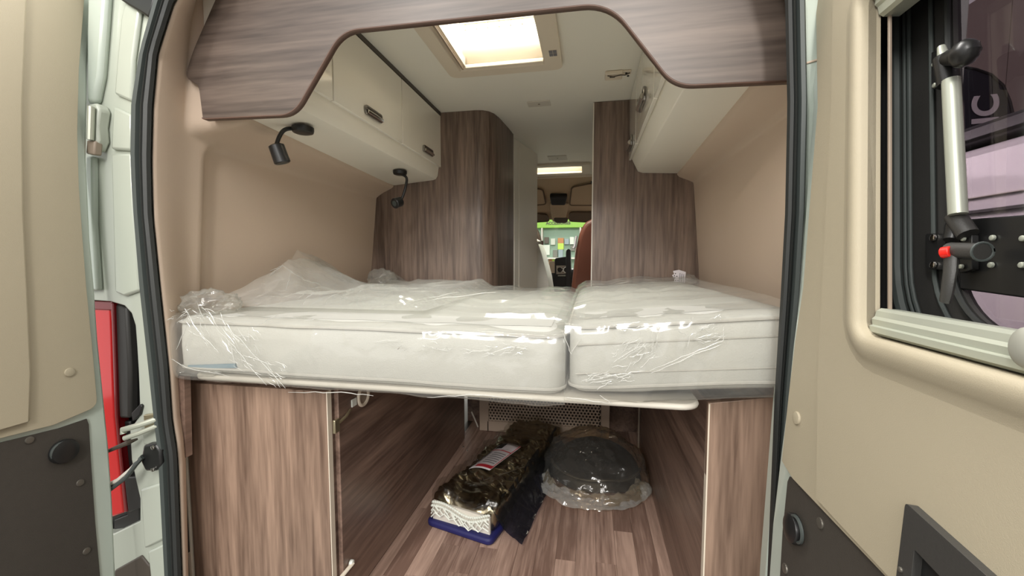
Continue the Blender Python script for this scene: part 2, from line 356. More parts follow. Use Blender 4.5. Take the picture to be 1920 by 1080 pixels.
# ---- left wall lining: one relief surface (pillar cover, recess, roll under the cabinets)
def XL(Y, z):
    base = -1.243+.10*z
    near = interp(SLi, z)-.006
    w = base
    inside = min((Y-1.125), (.385-z)); cr = .07
    dx, dz = Y-1.125, .385-z
    if dx < cr and dz < cr: inside = cr-math.hypot(cr-dx, cr-dz)
    w -= .028*ss(0, .03, inside)*ss(0, 1, 1)
    rx = -1.03-.095*(Y-1.06)/1.2
    if Y > 1.0: w = w+(rx-w)*ss(.375, .425, z)*ss(1.062, 1.12, Y)
    return near+(w-near)*ss(.955, 1.10, Y)
def gridmesh(fn, y0, y1, z0, z1, ny, nz):
    return MB().grid(lambda u, v: (fn(y0+(y1-y0)*u, z0+(z1-z0)*v), y0+(y1-y0)*u, z0+(z1-z0)*v), ny, nz)
MB_ = MB()
ys = [.955+i*.012 for i in range(24)]+[1.25+i*.1 for i in range(14)]; zs = [-1.09+i*.07 for i in range(18)]+[.17+i*.02 for i in range(8)]+[.33+i*.01 for i in range(13)]+[.46+i*.03 for i in range(13)]
MB_.grid(lambda u, v: (XL(ys[round(u*(len(ys)-1))], zs[round(v*(len(zs)-1))]), ys[round(u*(len(ys)-1))], zs[round(v*(len(zs)-1))]), len(ys)-1, len(zs)-1)
struct(MB_.build('wall_left', WALLB, ang=80, solid=.004))
def XR(Y, z):
    base = .549-.085*z
    near = interp(SRi, z)+.01+.10*ss(.385, .415, z)
    rx = .39+.038*(Y-1.05)
    w = base+(rx-base)*ss(.385, .43, z)
    k = ss(.385, .415, z)
    return near+(w-near)*(ss(.955, 1.08, Y)*(1-k)+ss(1.062, 1.078, Y)*k)
MB_ = MB()
MB_.grid(lambda u, v: (XR(ys[round(u*(len(ys)-1))], zs[round(v*(len(zs)-1))]), ys[round(u*(len(ys)-1))], zs[round(v*(len(zs)-1))]), len(ys)-1, len(zs)-1)
struct(MB_.build('wall_right', WALLB, ang=80, solid=.004))

# ---- ceiling with two roof hatch holes
ZC = .82
h1 = [(x, y, ZC) for x, y in rrect(-.57, -.165, 1.27, 1.76, .03)]
h2 = [(x, y, ZC) for x, y in rrect(-.62, -.06, 3.62, 3.98, .03)]
struct(MB().plate([(-1.6, .99, ZC), (.69, .99, ZC), (.69, 4.12, ZC), (-1.6, 4.12, ZC)], [h1, h2], (0, 0, .03)).build('ceiling', CEIL))
# ---- floor: vinyl planks, each its own piece
fl = group_root('floor', 'printed oak plank floor of the garage')
MB().box(-.80, .60, 1.0, 4.3, -1.12, -1.094).build('floor_base', EDGED, fl)
cache = {}
x = -.76; i = 0
while x < .32:
    w = .0725; y = 1.0-[.11, .37, .22, .05, .31, .17][i % 6]
    while y < 2.62:
        ln = .48+.13*((i*7+int(y*10)) % 3); y0, y1 = max(y, 1.0), min(y+ln, 2.62); x1 = min(x+w, .33)
        if y1-y0 > .02:
            MB().box(x, x1-.0008, y0, y1-.0008, -1.096, -1.09).build('plank', W_FL, fl, smooth=False)
        y += ln
    x += w; i += 1
MB().box(-.80, .60, 2.62, 4.9, -1.10, -1.09).build('floor_sheet', W_FL, fl)
# ---- bulkhead under the bed
struct(MB().box(-.80, .60, 2.62, 2.65, -1.09, -.30).build('wall_back', W_SIDE), 'dark wood bulkhead closing the garage under the bed')
MB_ = MB().tube([(.292, 2.40, -1.09), (.292, 2.40, -.36)], .006, 8)
tag(MB_.build('conduit', CREAMD), 'thin grey upright conduit at the back right of the garage', 'conduit')

# ================================================================ REAR DOORS
def plate_on(pl, outer, holes, off, th, name, m, par, bevel=.003, **k):
    return MB().plate(outer, holes, pl.n*-th).build(name, m, par, bevel=bevel, **k)
# left door
dl = group_root('door_1', 'left rear door standing open with beige lining above black board', (-1.35, .9, -1.1))
e = [LD.px(x, y) for x, y in [(170,0),(165,125),(163,300),(170,450),(178,540),(185,640),(195,740),(205,840),(212,940),(218,1080)]]
MB().plate([LD.at(e[0].y-.03, .80)]+e+[LD.at(.90, -1.25), LD.at(.16, -1.25), LD.at(.16, .80)], [], LD.n*-.05).build('door_shell', PAINT, dl, bevel=.006)
e = [LD.px(x, y, .012) for x, y in [(158,0),(148,130),(145,250),(148,350),(155,450),(162,540),(172,640),(183,762)]]
c2 = LD.px(100, 797, .012); c3 = LD.px(0, 822, .012)
pp = [LD.at(e[0].y-.02, .74, .012)]+e+[c2, c3, LD.at(.22, c3.z-.01, .012), LD.at(.22, .74, .012)]
pp = roundpoly(pp, [.03]+[0]*(len(e)-1)+[.022, 0, 0, .03, .03])
MB().plate(pp, [], LD.n*-.011).build('lining_panel', BEIGE, dl, bevel=.004)
e2 = [LD.px(x, y, .022) for x, y in [(52,0),(44,200),(46,400),(54,560),(60,700),(58,790)]]
rp = [LD.at(e2[0].y, .72, .022)]+e2+[LD.at(.235, e2[-1].z, .022), LD.at(.235, .72, .022)]
MB().plate(rp, [], LD.n*-.010).build('lining_rib', BEIGE, dl, bevel=.009, seg=4)
e = [LD.px(x, y, .004) for x, y in [(167,796),(172,880),(179,980),(184,1035),(188,1080)]]
hb = [LD.px(110, 803, .004), LD.px(163, 785, .004)]+e+[LD.at(.885, -1.18, .004), LD.at(.2, -1.18, .004), LD.at(.2, LD.px(0, 832, .004).z-.01, .004), LD.px(0, 830, .004)]
MB().plate(hb, [], LD.n*-.003).build('lower_board', HARD, dl, bevel=.001)
def button(pl, x, y, r, name, m, par, off=.004, d=.006, **k): return MB().disc(pl.px(x, y, off), pl.n, r, d, **k).build(name, m, par)
ring = button(LD, 118, 846, .030, 'rubber_plug', PLUG, dl, .004, .014)
MB().loop([LD.px(118, 846, .012)+Vector((0, math.cos(t), math.sin(t)))*.023 for t in [i*math.pi/12 for i in range(24)]], .003, 6).build('plug_rim', RUBBER2, ring)
for x, y in [(55,825),(150,905),(162,1033)]: button(LD, x, y, .0085, 'screw', SCREW, dl, .004, .003)
button(LD, 130, 698, .011, 'trim_clip', BEIGE, dl, .012, .004)
# right door
dr = group_root('door_2', 'right rear door standing open with beige lining and a window', (.42, .9, -1.1))
wY0, wY1 = .20, RD.px(1643, 500).y; wz0 = RD.px(1700, 645).z; wz1 = RD.px(1645, 8).z+.02
_a, _b = RD.px(1643, 585), RD.px(1645, 20)
RW = Sheared(RD, (_b.y-_a.y)/(_b.z-_a.z), RD.px(1643, 500).z)
hole = [RW.at(Y, z) for Y, z in rrect(wY0, wY1+.10, wz0-.005, wz1+.005, .022)]
e = [RD.px(x, y) for x, y in [(1520,0),(1524,200),(1509,400),(1500,540),(1487,640),(1475,760),(1463,850),(1448,980),(1441,1080)]]
MB().plate([RD.at(.935, .80)]+e+[RD.at(e[-1].y, -1.25), RD.at(.16, -1.25), RD.at(.16, .80)], [hole], RD.n*-.045).build('door_shell', PAINT, dr, bevel=.005)
O = .012
hole1 = [RW.at(Y, z, O) for Y, z in rrect(wY0, wY1, wz0, wz1, .022)]
e = [RD.px(x, y, O) for x, y in [(1530,0),(1533,200),(1517,400),(1506,540),(1491,640),(1479,740),(1466,864)]]
dg = [RD.px(x, y, O) for x, y in [(1486,897),(1660,1080)]]; dv = dg[1]-dg[0]
far = dg[0]+dv*2.2; tz = far.z
pp = [RD.at(e[0].y, .74, O)]+e+dg+[RD.at(.165, dg[1].z-.01, O), RD.at(.165, .74, O)]
MB().plate(pp, [hole1], RD.n*-.011).build('lining_panel', BEIGE, dr, bevel=0)
O2 = .0175
e = [RD.px(x, y, O2) for x, y in [(1561,0),(1558,200),(1548,400),(1541,540),(1533,700),(1530,935)]]
dg2 = [RD.px(1660, 1075, O2)]
pp = [RD.at(e[0].y, .72, O2)]+e+dg2+[RD.at(.17, dg2[0].z-.01, O2), RD.at(.17, .72, O2)]
hole2 = [RW.at(Y, z, O2) for Y, z in rrect(wY0, wY1, wz0, wz1, .022, g=.001)]
MB().plate(pp, [hole2], RD.n*-.006).build('lining_step', BEIGE, dr, bevel=0)
MB_ = MB(); prof = [(.0, -.005), (.0, .020), (.003, .0255), (.010, .028), (.022, .027), (.032, .022), (.040, .0185), (.05, .0172)]
outs = [rrect(wY0, wY1, wz0, wz1, .022, g=g) for g, _ in prof]; N = len(outs[0])
MB_.grid(lambda u, v: RW.at(*outs[round(v*(len(prof)-1))][round(u*N) % N], O2-.0175+prof[round(v*(len(prof)-1))][1]), N, len(prof)-1)
MB_.build('window_surround', BEIGE, dr, ang=80)
e = [RD.px(x, y, .004) for x, y in [(1480,893),(1476,903),(1467,994),(1462,1080)]]
hb = [RD.px(1489, 897, .004)]+e+[RD.at(e[-1].y, -1.18, .004), RD.at(.2, -1.18, .004), RD.at(.2, dg[1].z-.02, .004), RD.px(1664, 1082, .004)]
MB().plate(hb, [], RD.n*-.003).build('lower_board', HARD, dr, bevel=.001)
ring = button(RD, 1493, 992, .026, 'rubber_plug', PLUG, dr, .004, .014)
MB().loop([RD.px(1493, 992, .012)+Vector((0, math.cos(t), math.sin(t)))*.021 for t in [i*math.pi/12 for i in range(24)]], .003, 6).build('plug_rim', RUBBER2, ring)
for x, y in [(1539,981),(1473,1066)]: button(RD, x, y, .009, 'screw', SCREW, dr, .004, .003)
button(RD, 1495, 784, .012, 'trim_clip', BEIGE, dr, .012, .004)
# lock cover (dark triangular pocket)
def rp_(pts, off): return [RD.px(x, y, off) for x, y in pts]
oc = roundpoly(rp_([(1697,941),(1850,1080),(1960,1170),(1960,1300),(1672,1300),(1680,1080)], .028), [.006, 0, 0, 0, 0, 0])
ic = roundpoly(rp_([(1714,1030),(1765,1084),(1850,1170),(1850,1250),(1702,1250),(1708,1084)], .028), [.003, 0, 0, 0, 0, 0])
lc = MB().plate(oc, [ic], RD.n*-.012).build('lock_cover', PLAST, dr, bevel=.004)
MB().plate(ic, [], RD.n*-.002).build('dummy', PLUG, lc) if False else None
MB().prism([p-RD.n*.011 for p in ic], RD.n*.002).build('pocket_back', PLUG, lc)
MB().disc(RD.px(1689, 1068, .028), RD.n, .003, .002).build('screw', SCREW, lc)
# window in the right door
wn = group_root('window_1', 'tinted opening window in the right rear door', (.45, .5, wz0))
def ringbox(pl, a, b, off0, off1, name, m, par, bevel=.001):
    A = [pl.at(Y, z, off0) for Y, z in a]; B = [pl.at(Y, z, off0) for Y, z in b]
    return MB().plate(A, [B], pl.n*(off1-off0)).build(name, m, par, bevel=bevel)
ra = rrect(wY0, wY1+.10, wz0-.005, wz1+.005, .022, g=.004)
ringbox(RW, ra, rrect(wY0, wY1+.10, wz0-.005, wz1+.005, .022, g=-.003), .0, -.085, 'reveal', PLUG, wn)
# side tracks and cassette rails in aluminium
MB_ = MB().plate([RW.at(Y, z, -.012) for Y, z in [(wY1-.003, wz0+.03), (wY1-.008, wz0+.03), (wY1-.008, wz1-.02), (wY1-.003, wz1-.02)]], [], RD.n*-.004); MB_.build('side_track', CREAMD, wn, bevel=.001)
def rail(z0, hgt, off, name, side):
    mb = MB(); pr = [(0, -.03), (0, 0), (.004, .006), (.012, .007), (.014, .003), (.022, .004), (.026, .0), (hgt-.004, -.002), (hgt, -.008), (hgt, -.03)]
    mb.grid(lambda u, v: RW.at(wY0+.004+u*(wY1-wY0-.008), z0+side*pr[round(v*9)][0], off+pr[round(v*9)][1]), 1, 9); return mb.build(name, ALU, wn, ang=25)
rail(wz0+.002, .038, .004, 'blind_rail', 1); rail(wz1-.002, .042, .002, 'blind_rail', -1)
hd = RD.px(1926, 652, .016)
MB().ball(hd, .008, .015, .019).build('blind_grip', mat('grip_grey', (150, 150, 140), .5), wn)
# black frame board with the pane opening, rubber ridges
gY1 = RD.px(1806, 400, -.078).y-RW.k*(RD.px(1806, 400, -.078).z-RW.z0); gz0 = RD.px(1870, 614, -.078).z
fo = rrect(wY0, wY1, wz0, wz1, .022, g=-.002)
def gl(g=0, r=.075): return rrect(wY0-.12, gY1, gz0, wz1+.12, r, 10, g=g)
def clipz(pts): return [(max(Y, wY0-.005), min(z, wz1+.004)) for Y, z in pts]
fb = MB().plate([RW.at(Y, z, -.072) for Y, z in rrect(wY0-.2, wY1+.096, wz0+.001, wz1+.2, .02)], [[RW.at(Y, z, -.072) for Y, z in gl()]], RD.n*-.01)
fb.build('frame_board', PLAST, wn)
for g, r_, m_ in ((.004, .004, RUBBER), (.034, .003, RUBBER2), (.078, .003, RUBBER2), (.088, .0025, RUBBER2), (.108, .0085, RUBBER2)):
    MB().loop([RW.at(Y, z, -.068) for Y, z in gl(g)], r_, 8).build('frame_ridge', m_, wn)
MB().prism([RW.at(Y, z, -.078) for Y, z in gl(.003)], RD.n*-.003).build('pane', TINT, wn)
# latch bar on the pane, seen through
lb = MB().plate(rp_([(1798,412),(1930,402),(2200,400),(2200,580),(1930,560),(1798,542)], -.070), [], RD.n*-.006).build('latch_bar', PLUG, wn, bevel=.002)
for x, y in [(1863,446),(1860,497),(1920,447),(1918,497)]: MB().disc(RD.px(x, y, -.069), RD.n, .0035, .003).build('bolt', ALU, lb)
# stay: silver tube, collar, knob
A_, B_ = RD.px(1783, 150, -.040), RD.px(1796, 402, -.046)
st = MB().tube([A_, B_], .0095, 16).build('stay_tube', ALU, wn)
MB().tube([RD.px(1779, 158, -.042), RD.px(1771, 108, -.04)], [.0115, .0125], 16).build('stay_collar', PLUG, st)
MB().tube([RD.px(1769, 106, -.04), RD.px(1765, 88, -.04)], [.0065, .0045], 12).build('stay_tip', ALU, st)
kb = MB().tube([RD.px(1779, 108, -.034), RD.px(1800, 104, -.03)], [.010, .012], 14).build('stay_knob', PLUG, st)
MB().ball(RD.px(1808, 100, -.028), .014, .0165, .0165, 20, 12, fn=lambda d: 1+.03*math.cos(10*math.atan2(d.z, d.y))).build('knob_grip', PLUG, kb)
pl_ = MB().plate(rp_([(1746,98),(1766,90),(1770,170),(1746,166)], -.060), [], RD.n*-.008).build('stay_plate', PLUG, wn, bevel=.001)
for x, y in [(1753,120),(1754,160)]: MB().disc(RD.px(x, y, -.059), RD.n, .0035, .003).build('bolt', ALU, pl_)
MB().tube([RD.px(1796, 398, -.050), RD.px(1790, 425, -.055), RD.px(1783, 450, -.05)], [.007, .010, .008], 12).build('stay_foot', PLUG, wn)
MB().tube([RD.px(1790, 405, -.052), RD.px(1815, 440, -.056)], .011, 12).build('stay_foot', PLAST, wn)
# latch: plate, lever, red button
lp = MB().plate(roundpoly(rp_([(1735,438),(1772,438),(1772,506),(1735,504)], -.058), .004), [], RD.n*-.010).build('latch_plate', PLUG, wn, bevel=.001)
for x, y in [(1751,446),(1751,497)]: MB().disc(RD.px(x, y, -.057), RD.n, .0048, .003).build('bolt', CHROME, lp)
lv = MB().tube([RD.px(1781, 470, -.036), RD.px(1842, 472, -.040)], [.0105, .010], 14).build('latch_barrel', PLAST, wn)
MB().loop([RD.px(1842, 472, -.040)+Vector((math.cos(t)*.2, 0, math.sin(t)))*.0108+Vector((math.cos(t)*.009, 0, 0)) for t in [i*math.pi/8 for i in range(16)]], .0015, 6).build('barrel_ring', RUBBER2, lv)
MB().tube([RD.px(1784, 476, -.034), RD.px(1782, 510, -.030), RD.px(1776, 548, -.028), RD.px(1772, 566, -.03)], [.009, .0085, .0078, .007], 12, flat=.7).build('latch_lever', PLAST, lv)
MB().tube([RD.px(1784, 472, -.030), RD.px(1766, 474, -.026)], .0072, 16).build('red_button', REDB, lv, bevel=.001)
MB().plate(rp_([(1796,430),(1822,440),(1822,505),(1800,512)], -.060), [], RD.n*-.008).build('latch_plate', PLUG, wn, bevel=.001)
for x, y in [(1808,448),(1804,500)]: MB().disc(RD.px(x, y, -.058), RD.n, .003, .003).build('bolt', ALU, wn)
# pillar hardware ------------------------------------------------
t = thing('tail_light', 'tall red tail light in a black housing behind the left pillar opening', 'tail light', (-1.4, .98, -1.0))
MB().box(-1.60, -1.24, 1.02, 1.035, -.93, -.07).build('back_housing', PLUG, t)
pxpoly([(178,572),(206,572),(208,600),(214,780),(232,962),(206,972),(150,900),(150,572)], .972, .03, 'red_lens', RED, t, .006)
pxpoly([(150,563),(210,565),(211,582),(150,580)], .968, .034, 'lens_rim', DRED, t, .003)
pxpoly([(207,568),(212,568),(219,780),(238,960),(232,962),(214,780)], .966, .034, 'lens_rim', DRED, t, .003)
pxpoly([(212,567),(237,576),(243,690),(243,785),(222,785),(215,690)], .974, .03, 'lamp_body', PLAST, t, .008)
pxpoly([(243,590),(262,600),(262,780),(246,780)], 1.0, .01, 'lamp_shroud', PLUG, t, .002)
pxpoly([(224,790),(244,790),(252,900),(262,940),(262,980),(213,1003),(213,975),(238,965)], .985, .02, 'lamp_body', PLUG, t, .004)
tag(pxpoly([(232,895),(268,893),(270,950),(240,962),(236,930)], .962, .016, 'bracket', PLUG, None, .004), 'black plastic bracket beside the lower part of the tail light', 'bracket')
tag(pxpoly([(246,775),(262,758),(266,762),(262,778),(248,790)], .95, .012, 'clip', PLUG, None, .002), 'small black clip on the pillar above the silver striker', 'clip')
tag(pxpoly([(213,1020),(226,1010),(231,1018),(229,1038),(216,1046),(213,1040)], .963, .006, 'blanking_plug', PLUG, None, .003), 'black oval blanking plug low on the left pillar', 'plug')
tag(pxpoly([(214,1070),(264,1042),(280,1062),(282,1078),(278,1110),(214,1110)], .952, .016, 'bracket', EDGED, None, .004), 'dark bracket at the foot of the left pillar', 'bracket')
t = thing('striker', 'silver double loop lock striker on the left pillar', 'striker', PY(265, 800, .95))
pxpoly([(268,778),(290,776),(298,792),(284,808),(270,803)], .944, .012, 'striker_plate', ZINC, t, .003)
MB().tube([PY(294, 786, .935), PY(262, 797, .915), PY(230, 806, .90), PY(232, 813, .90)], .008, 10).build('striker_loop', ALU, t)
MB().tube([PY(296, 798, .935), PY(262, 812, .915), PY(233, 822, .90)], .007, 10).build('striker_loop', ALU, t)
tag(MB().tube([PY(258, 823, .94), PY(240, 830, .92), PY(200, 847, .90)], [.003, .007, .005], 8).build('rubber_cord', EDGED), 'brown rubber strip under the striker crossing the tail light', 'strip')
t = thing('door_check', 'black door check arm bolted to the left pillar', 'door check', PY(285, 858, .95))
pxpoly([(268,835),(292,833),(300,846),(302,872),(292,884),(272,884),(263,866)], .925, .032, 'check_body', PLUG, t, .006)
for x, y in [(288,839),(288,880)]: MB().disc(PY(x, y, .924), (0, -1, 0), .006, .005).build('bolt', CHROME, t)
MB().tube([PY(268, 856, .925), PY(255, 870, .915), PY(238, 893, .905), PY(205, 918, .90), PY(190, 926, .90)], .013, 10, flat=.5).build('check_arm', RUBBER2, t)
MB().tube([PY(262, 862, .918), PY(246, 880, .908), PY(222, 900, .90), PY(200, 910, .895)], .006, 8).build('check_strap', GREYP, t)
pxpoly([(164,195),(180,192),(186,205),(182,235),(184,262),(176,282),(164,280)], .925, .03, 'hinge_leaf', PAINT2, dl, .006)
MB().tube([PY(171, 200, .915), PY(169, 262, .915)], .008, 10).build('hinge_pin', ALU, dl)
pxpoly([(162,262),(178,264),(176,290),(160,288)], .92, .02, 'hinge_foot', CREAMD, dl, .004)
tag(pxpoly([(215,-8),(238,8),(262,22),(279,33),(292,-10),(280,-40),(215,-40)], .93, .022, 'bracket', PLUG, None, .005), 'black rubber bracket at the top of the left pillar', 'bracket')

# ================================================================ WOODEN PORTAL
hp = [PY(x, y, 1.05) for x, y in [(380,222),(550,214),(640,57),(1143,4),(1265,160),(1510,149)]]
ARC = [Vector((-1.177, 1.05, .534)), Vector((-1.132, 1.05, .508))]
pts = [Vector((-1.060, 1.05, .74)), Vector((-1.15, 1.05, .60)), ARC[0], ARC[1], hp[0], hp[1], hp[2], hp[3], hp[4], hp[5]]
rd = [0, .05, .02, .015, .004, .045, .05, .065, .045, 0]
pts = roundpoly(pts, rd, 8)+[Vector((.47, 1.05, .80)), Vector((.3, 1.05, .90)), Vector((-1.0, 1.05, .90))]
t = thing('portal_board', 'wood laminate board framing the top of the bed opening with an angled cutout', 'board', (-.36, 1.05, .40))
MB().prism(pts, (0, .016, 0)).build('board', W_HZ, t, bevel=.0012)
low = roundpoly([ARC[1], hp[0], hp[1], hp[2], hp[3], hp[4], hp[5], hp[5]+Vector((0, 0, .1))], [0, .004, .045, .05, .065, .045, 0, 0], 8)[1:-1]
mb = MB(); mb.grid(lambda u, v: low[round(u*(len(low)-1))]+Vector((0, -.0015+.019*v, -.0015)), len(low)-1, 1)
mb.build('edge_strip', EDGE, t, solid=.003)

# ================================================================ OVERHEAD CABINETS
def handle(par, p, w, h, sgn):   
    # recessed chrome grip: frame plate, bar and dark pocket; p centre on the door face, door face normal is sgn*X
    hh = MB().prism([(p[0]+sgn*.001, p[1]+a, p[2]+b) for a, b in rrect(-w/2, w/2, -h/2, h/2, h*.3, 4)], (sgn*.009, 0, 0)).build('handle', CHROMED, par, bevel=.002)
    MB().prism([(p[0]+sgn*.0095, p[1]+a, p[2]+b) for a, b in rrect(-w*.42, w*.42, -h*.02, h*.30, h*.1, 3)], (sgn*.0012, 0, 0)).build('grip_pocket', EDGED, hh)
    MB().tube([(p[0]+sgn*.012, p[1]-w*.45, p[2]-h*.2), (p[0]+sgn*.015, p[1], p[2]-h*.22), (p[0]+sgn*.012, p[1]+w*.45, p[2]-h*.2)], h*.2, 8).build('grip_bar', CHROME, hh)
t = thing('overhead_cabinet', 'long white overhead cabinet with two chrome handles on the left side', 'cabinet', (-1.0, 1.6, .42))
Xf = -.832
mb = MB(); sec = [(-1.125, .50), (-1.118, .425), (-.878, .447), (-.862, .452), (-.850, .470), (Xf-.012, .512), (Xf-.012, .80), (-1.125, .80)]
mb.prism([(x, 1.07, z) for x, z in sec], (0, 2.245-1.07, 0)).build('body', WHITEM, t, bevel=.002)
for a, b, hdl in ((1.07, 1.250, None), (1.256, 1.757, 1.50), (1.763, 2.245, 2.045)):
    d = MB().prism([(Xf-.012, a, .517), (Xf-.012, b, .517), (Xf-.012, b, .800), (Xf-.012, a, .800)], (.014, 0, 0)).build('door', WHITEG, t, bevel=.002)
    if hdl: handle(d, (Xf+.002, hdl, .557), .125, .034, 1)
MB().box(Xf-.02, Xf+.004, 1.07, 2.245, .802, .8195).build('top_strip', EDGED, t)
t = thing('overhead_cabinet', 'white overhead cabinet with glossy doors on the right side', 'cabinet', (.3, 1.6, .42))
Xg = .195
sec = [(.65, .50), (.44, .435), (.262, .444), (.240, .452), (Xg+.018, .506), (Xg+.012, .52), (Xg+.012, .81), (.65, .81)]
MB().prism([(x, 1.07, z) for x, z in sec], (0, 2.245-1.07, 0)).build('body', WHITEM, t, bevel=.002)
for a, b, hdl in ((1.07, 1.40, None), (1.406, 1.925, 1.66), (1.931, 2.245, 2.13)):
    d = MB().prism([(Xg+.012, a, .510), (Xg+.012, b, .510), (Xg+.012, b, .815), (Xg+.012, a, .815)], (-.014, 0, 0)).build('door', WHITEG, t, bevel=.002)
    if hdl: handle(d, (Xg-.002, hdl, .60 if hdl < 2 else .565), .15, .052, -1)

# ================================================================ WARDROBES
foot = [(-1.60, 2.25), (-.625, 2.25), (-.59, 2.257), (-.56, 2.28), (-.54, 2.32), (-.525, 2.40), (-.508, 2.60), (-.503, 2.72), (-1.60, 2.72)]
t = thing('wardrobe', 'dark wood wardrobe with a rounded corner at the left foot of the bed', 'wardrobe', (-.9, 2.4, -1.09))
MB().prism([(x, y, -.34) for x, y in foot], (0, 0, ZC+.339)).build('body', W_UP, t, ang=50)
t2 = thing('wardrobe', 'dark wood partition at the right foot of the bed', 'wardrobe', (.3, 2.4, -1.09))
MB().box(.012, .66, 2.25, 3.0, -.34, ZC-.001).build('body', W_UP, t2, bevel=.002)
MB().box(.008, .014, 2.247, 2.253, -.34, ZC-.001).build('edge_strip', GREYP, t2)
tag(MB().ball((-.014+.022, 2.6, .47), .008, .008, .008, 10, 8).build('hook', PLUG), 'tiny black hook on the side of the right partition', 'hook')
# washroom door
d3 = group_root('door_3', 'white washroom door standing ajar beside the wardrobe', (-.45, 3.0, -1.09))
a = Vector((-.499, 2.745, 0)); b = Vector((-.402, 3.17, 0)); n = Vector((b.y-a.y, -(b.x-a.x), 0)).normalized()
MB().prism([a+Vector((0, 0, -1.05)), b+Vector((0, 0, -1.05)), b+Vector((0, 0, .80)), a+Vector((0, 0, .80))], n*-.025).build('door_leaf', WHITEM, d3, bevel=.002)
MB().prism([a.lerp(b, .16)+n*.002+Vector((0, 0, -1.0)), a.lerp(b, .99)+n*.002+Vector((0, 0, -1.0)), a.lerp(b, .99)+n*.002+Vector((0, 0, .79)), a.lerp(b, .16)+n*.002+Vector((0, 0, .79))], n*.002).build('door_face', WHITEM, d3)
k = a.lerp(b, .96)+Vector((0, 0, .125))
kn = MB().tube([k, k+n*.03, k+n*.055], [.014, .010, .017], 14).build('door_knob', CHROME, d3)
t = thing('kitchen_unit', 'pale side of the kitchen unit just past the washroom door', 'cabinet', (-.45, 3.6, -1.09))
MB().prism([PY(x, y, 3.45) for x, y in [(990,440),(1006,450),(1014,470),(1027,520),(1036,580),(1036,900),(990,900)]], (0, .4, 0)).build('side_panel', WHITEM, t, bevel=.003)

# ================================================================ CEILING FITTINGS
def hatch(x0, x1, y0, y1, lab, g, vent=True, zt=.99):
    t = thing('roof_hatch', lab, 'skylight', ((x0+x1)/2, (y0+y1)/2, ZC))
    o = rrect(x0-.055, x1+.070, y0-.06, y1+.055, .035, 6); inn = rrect(x0, x1, y0, y1, .015, 4)
    MB().plate([(a, b, ZC-.022) for a, b in o], [[(a, b, ZC-.022) for a, b in inn]], (0, 0, .020)).build('frame', CREAM, t, bevel=.006, seg=3)
    MB().grid(lambda u, v: (inn[round(u*len(inn)) % len(inn)][0], inn[round(u*len(inn)) % len(inn)][1], ZC-.02+(zt-ZC+.02)*v), len(inn), 1).build('shaft', CREAM, t, solid=.004)
    MB().box(x0+.012, x0+.020, y0+.01, y1-.01, ZC-.018, ZC-.008).build('blind_track', CREAMD, t)
    MB().box(x0+.02, x0+.027, y0+.01, y1-.01, ZC-.005, ZC+.03).build('blind_track', CREAM, t)
    MB().box(x0+.03, x1-.004, y1-.025, y1-.012, ZC-.020, ZC-.004).build('blind_bar', CREAM, t, bevel=.003)
    def dome(u, v): 
        a, b = u*2-1, v*2-1; return (x0-.02+(x1-x0+.04)*u, y0-.02+(y1-y0+.04)*v, zt+.035*(1-a**4)*(1-b**4))
    MB().grid(dome, 12, 12).build('dome_pane', CLEAR, t, solid=.003)
    mb = MB().box(x0+.02, x1-.02, y1-.06, y1-.05, zt-.03, zt-.015)
    for i in range(7): q = x0+.04+i*(x1-x0-.08)/6; mb.box(q-.003, q+.003, y1-.055, y1-.045, zt-.05, zt-.015)
    mb.build('dome_latch', CREAM, t)
    if vent:
        v_ = MB().box(x1+.024, x1+.056, y1-.115, y1-.068, ZC-.0232, ZC-.0222).build('vent', CREAM, t)
        for i in range(2):
            for j in range(2): MB().box(x1+.0255+i*.0155, x1+.0395+i*.0155, y1-.114+j*.024, y1-.094+j*.024, ZC-.0245, ZC-.0232).build('vent_slot', PGREY, v_)
    return t
hatch(-.555, -.19, 1.30, 1.745, 'large cream framed roof hatch over the bed', None)
hatch(-.60, -.075, 3.65, 3.96, 'second roof hatch further forward above the cab end', None, False)
for (x, y, w, d, lab) in ((-.272, 2.215, .060, .035, 'flat grey ceiling plate behind the large roof hatch'), (-.265, 3.40, .075, .07, 'flat grey ceiling plate in front of the second roof hatch')):
    t = thing('ceiling_plate', lab, 'plate', (x, y, ZC-.006))
    MB().box(x-w, x+w, y-d, y+d, ZC-.005, ZC-.0005).build('plate', GREYP, t, bevel=.001)
    MB().disc((x, y, ZC-.005), (0, 0, -1), .006, .002).build('button', CREAMD, t)
bx, by = .112, 1.93
t = thing('ceiling_bracket', 'small cream bracket with exposed wires next to the right cabinet', 'bracket', (bx, by, ZC-.02))
MB().box(bx-.055, bx+.02, by-.035, by+.03, ZC-.018, ZC-.001).build('block', CREAM, t, bevel=.004)
MB().box(bx-.02, bx+.055, by-.03, by+.0, ZC-.010, ZC-.001).build('arm', CREAM, t, bevel=.003)
MB().box(bx-.035, bx-.012, by-.012, by-.002, ZC-.0195, ZC-.018).build('slot', EDGED, t)
for dx, dy in ((.045, .01), (.035, -.018)): MB().disc((bx+dx, by+dy, ZC-.010), (0, 0, -1), .005, .004).build('screw', PLUG, t)
MB().tube([(bx-.045, by-.03, ZC-.021), (bx-.02, by-.024, ZC-.024), (bx+.01, by-.03, ZC-.022), (bx+.03, by-.022, ZC-.02), (bx+.05, by-.026, ZC-.014)], .0022, 6).build('wire', EDGED, t)

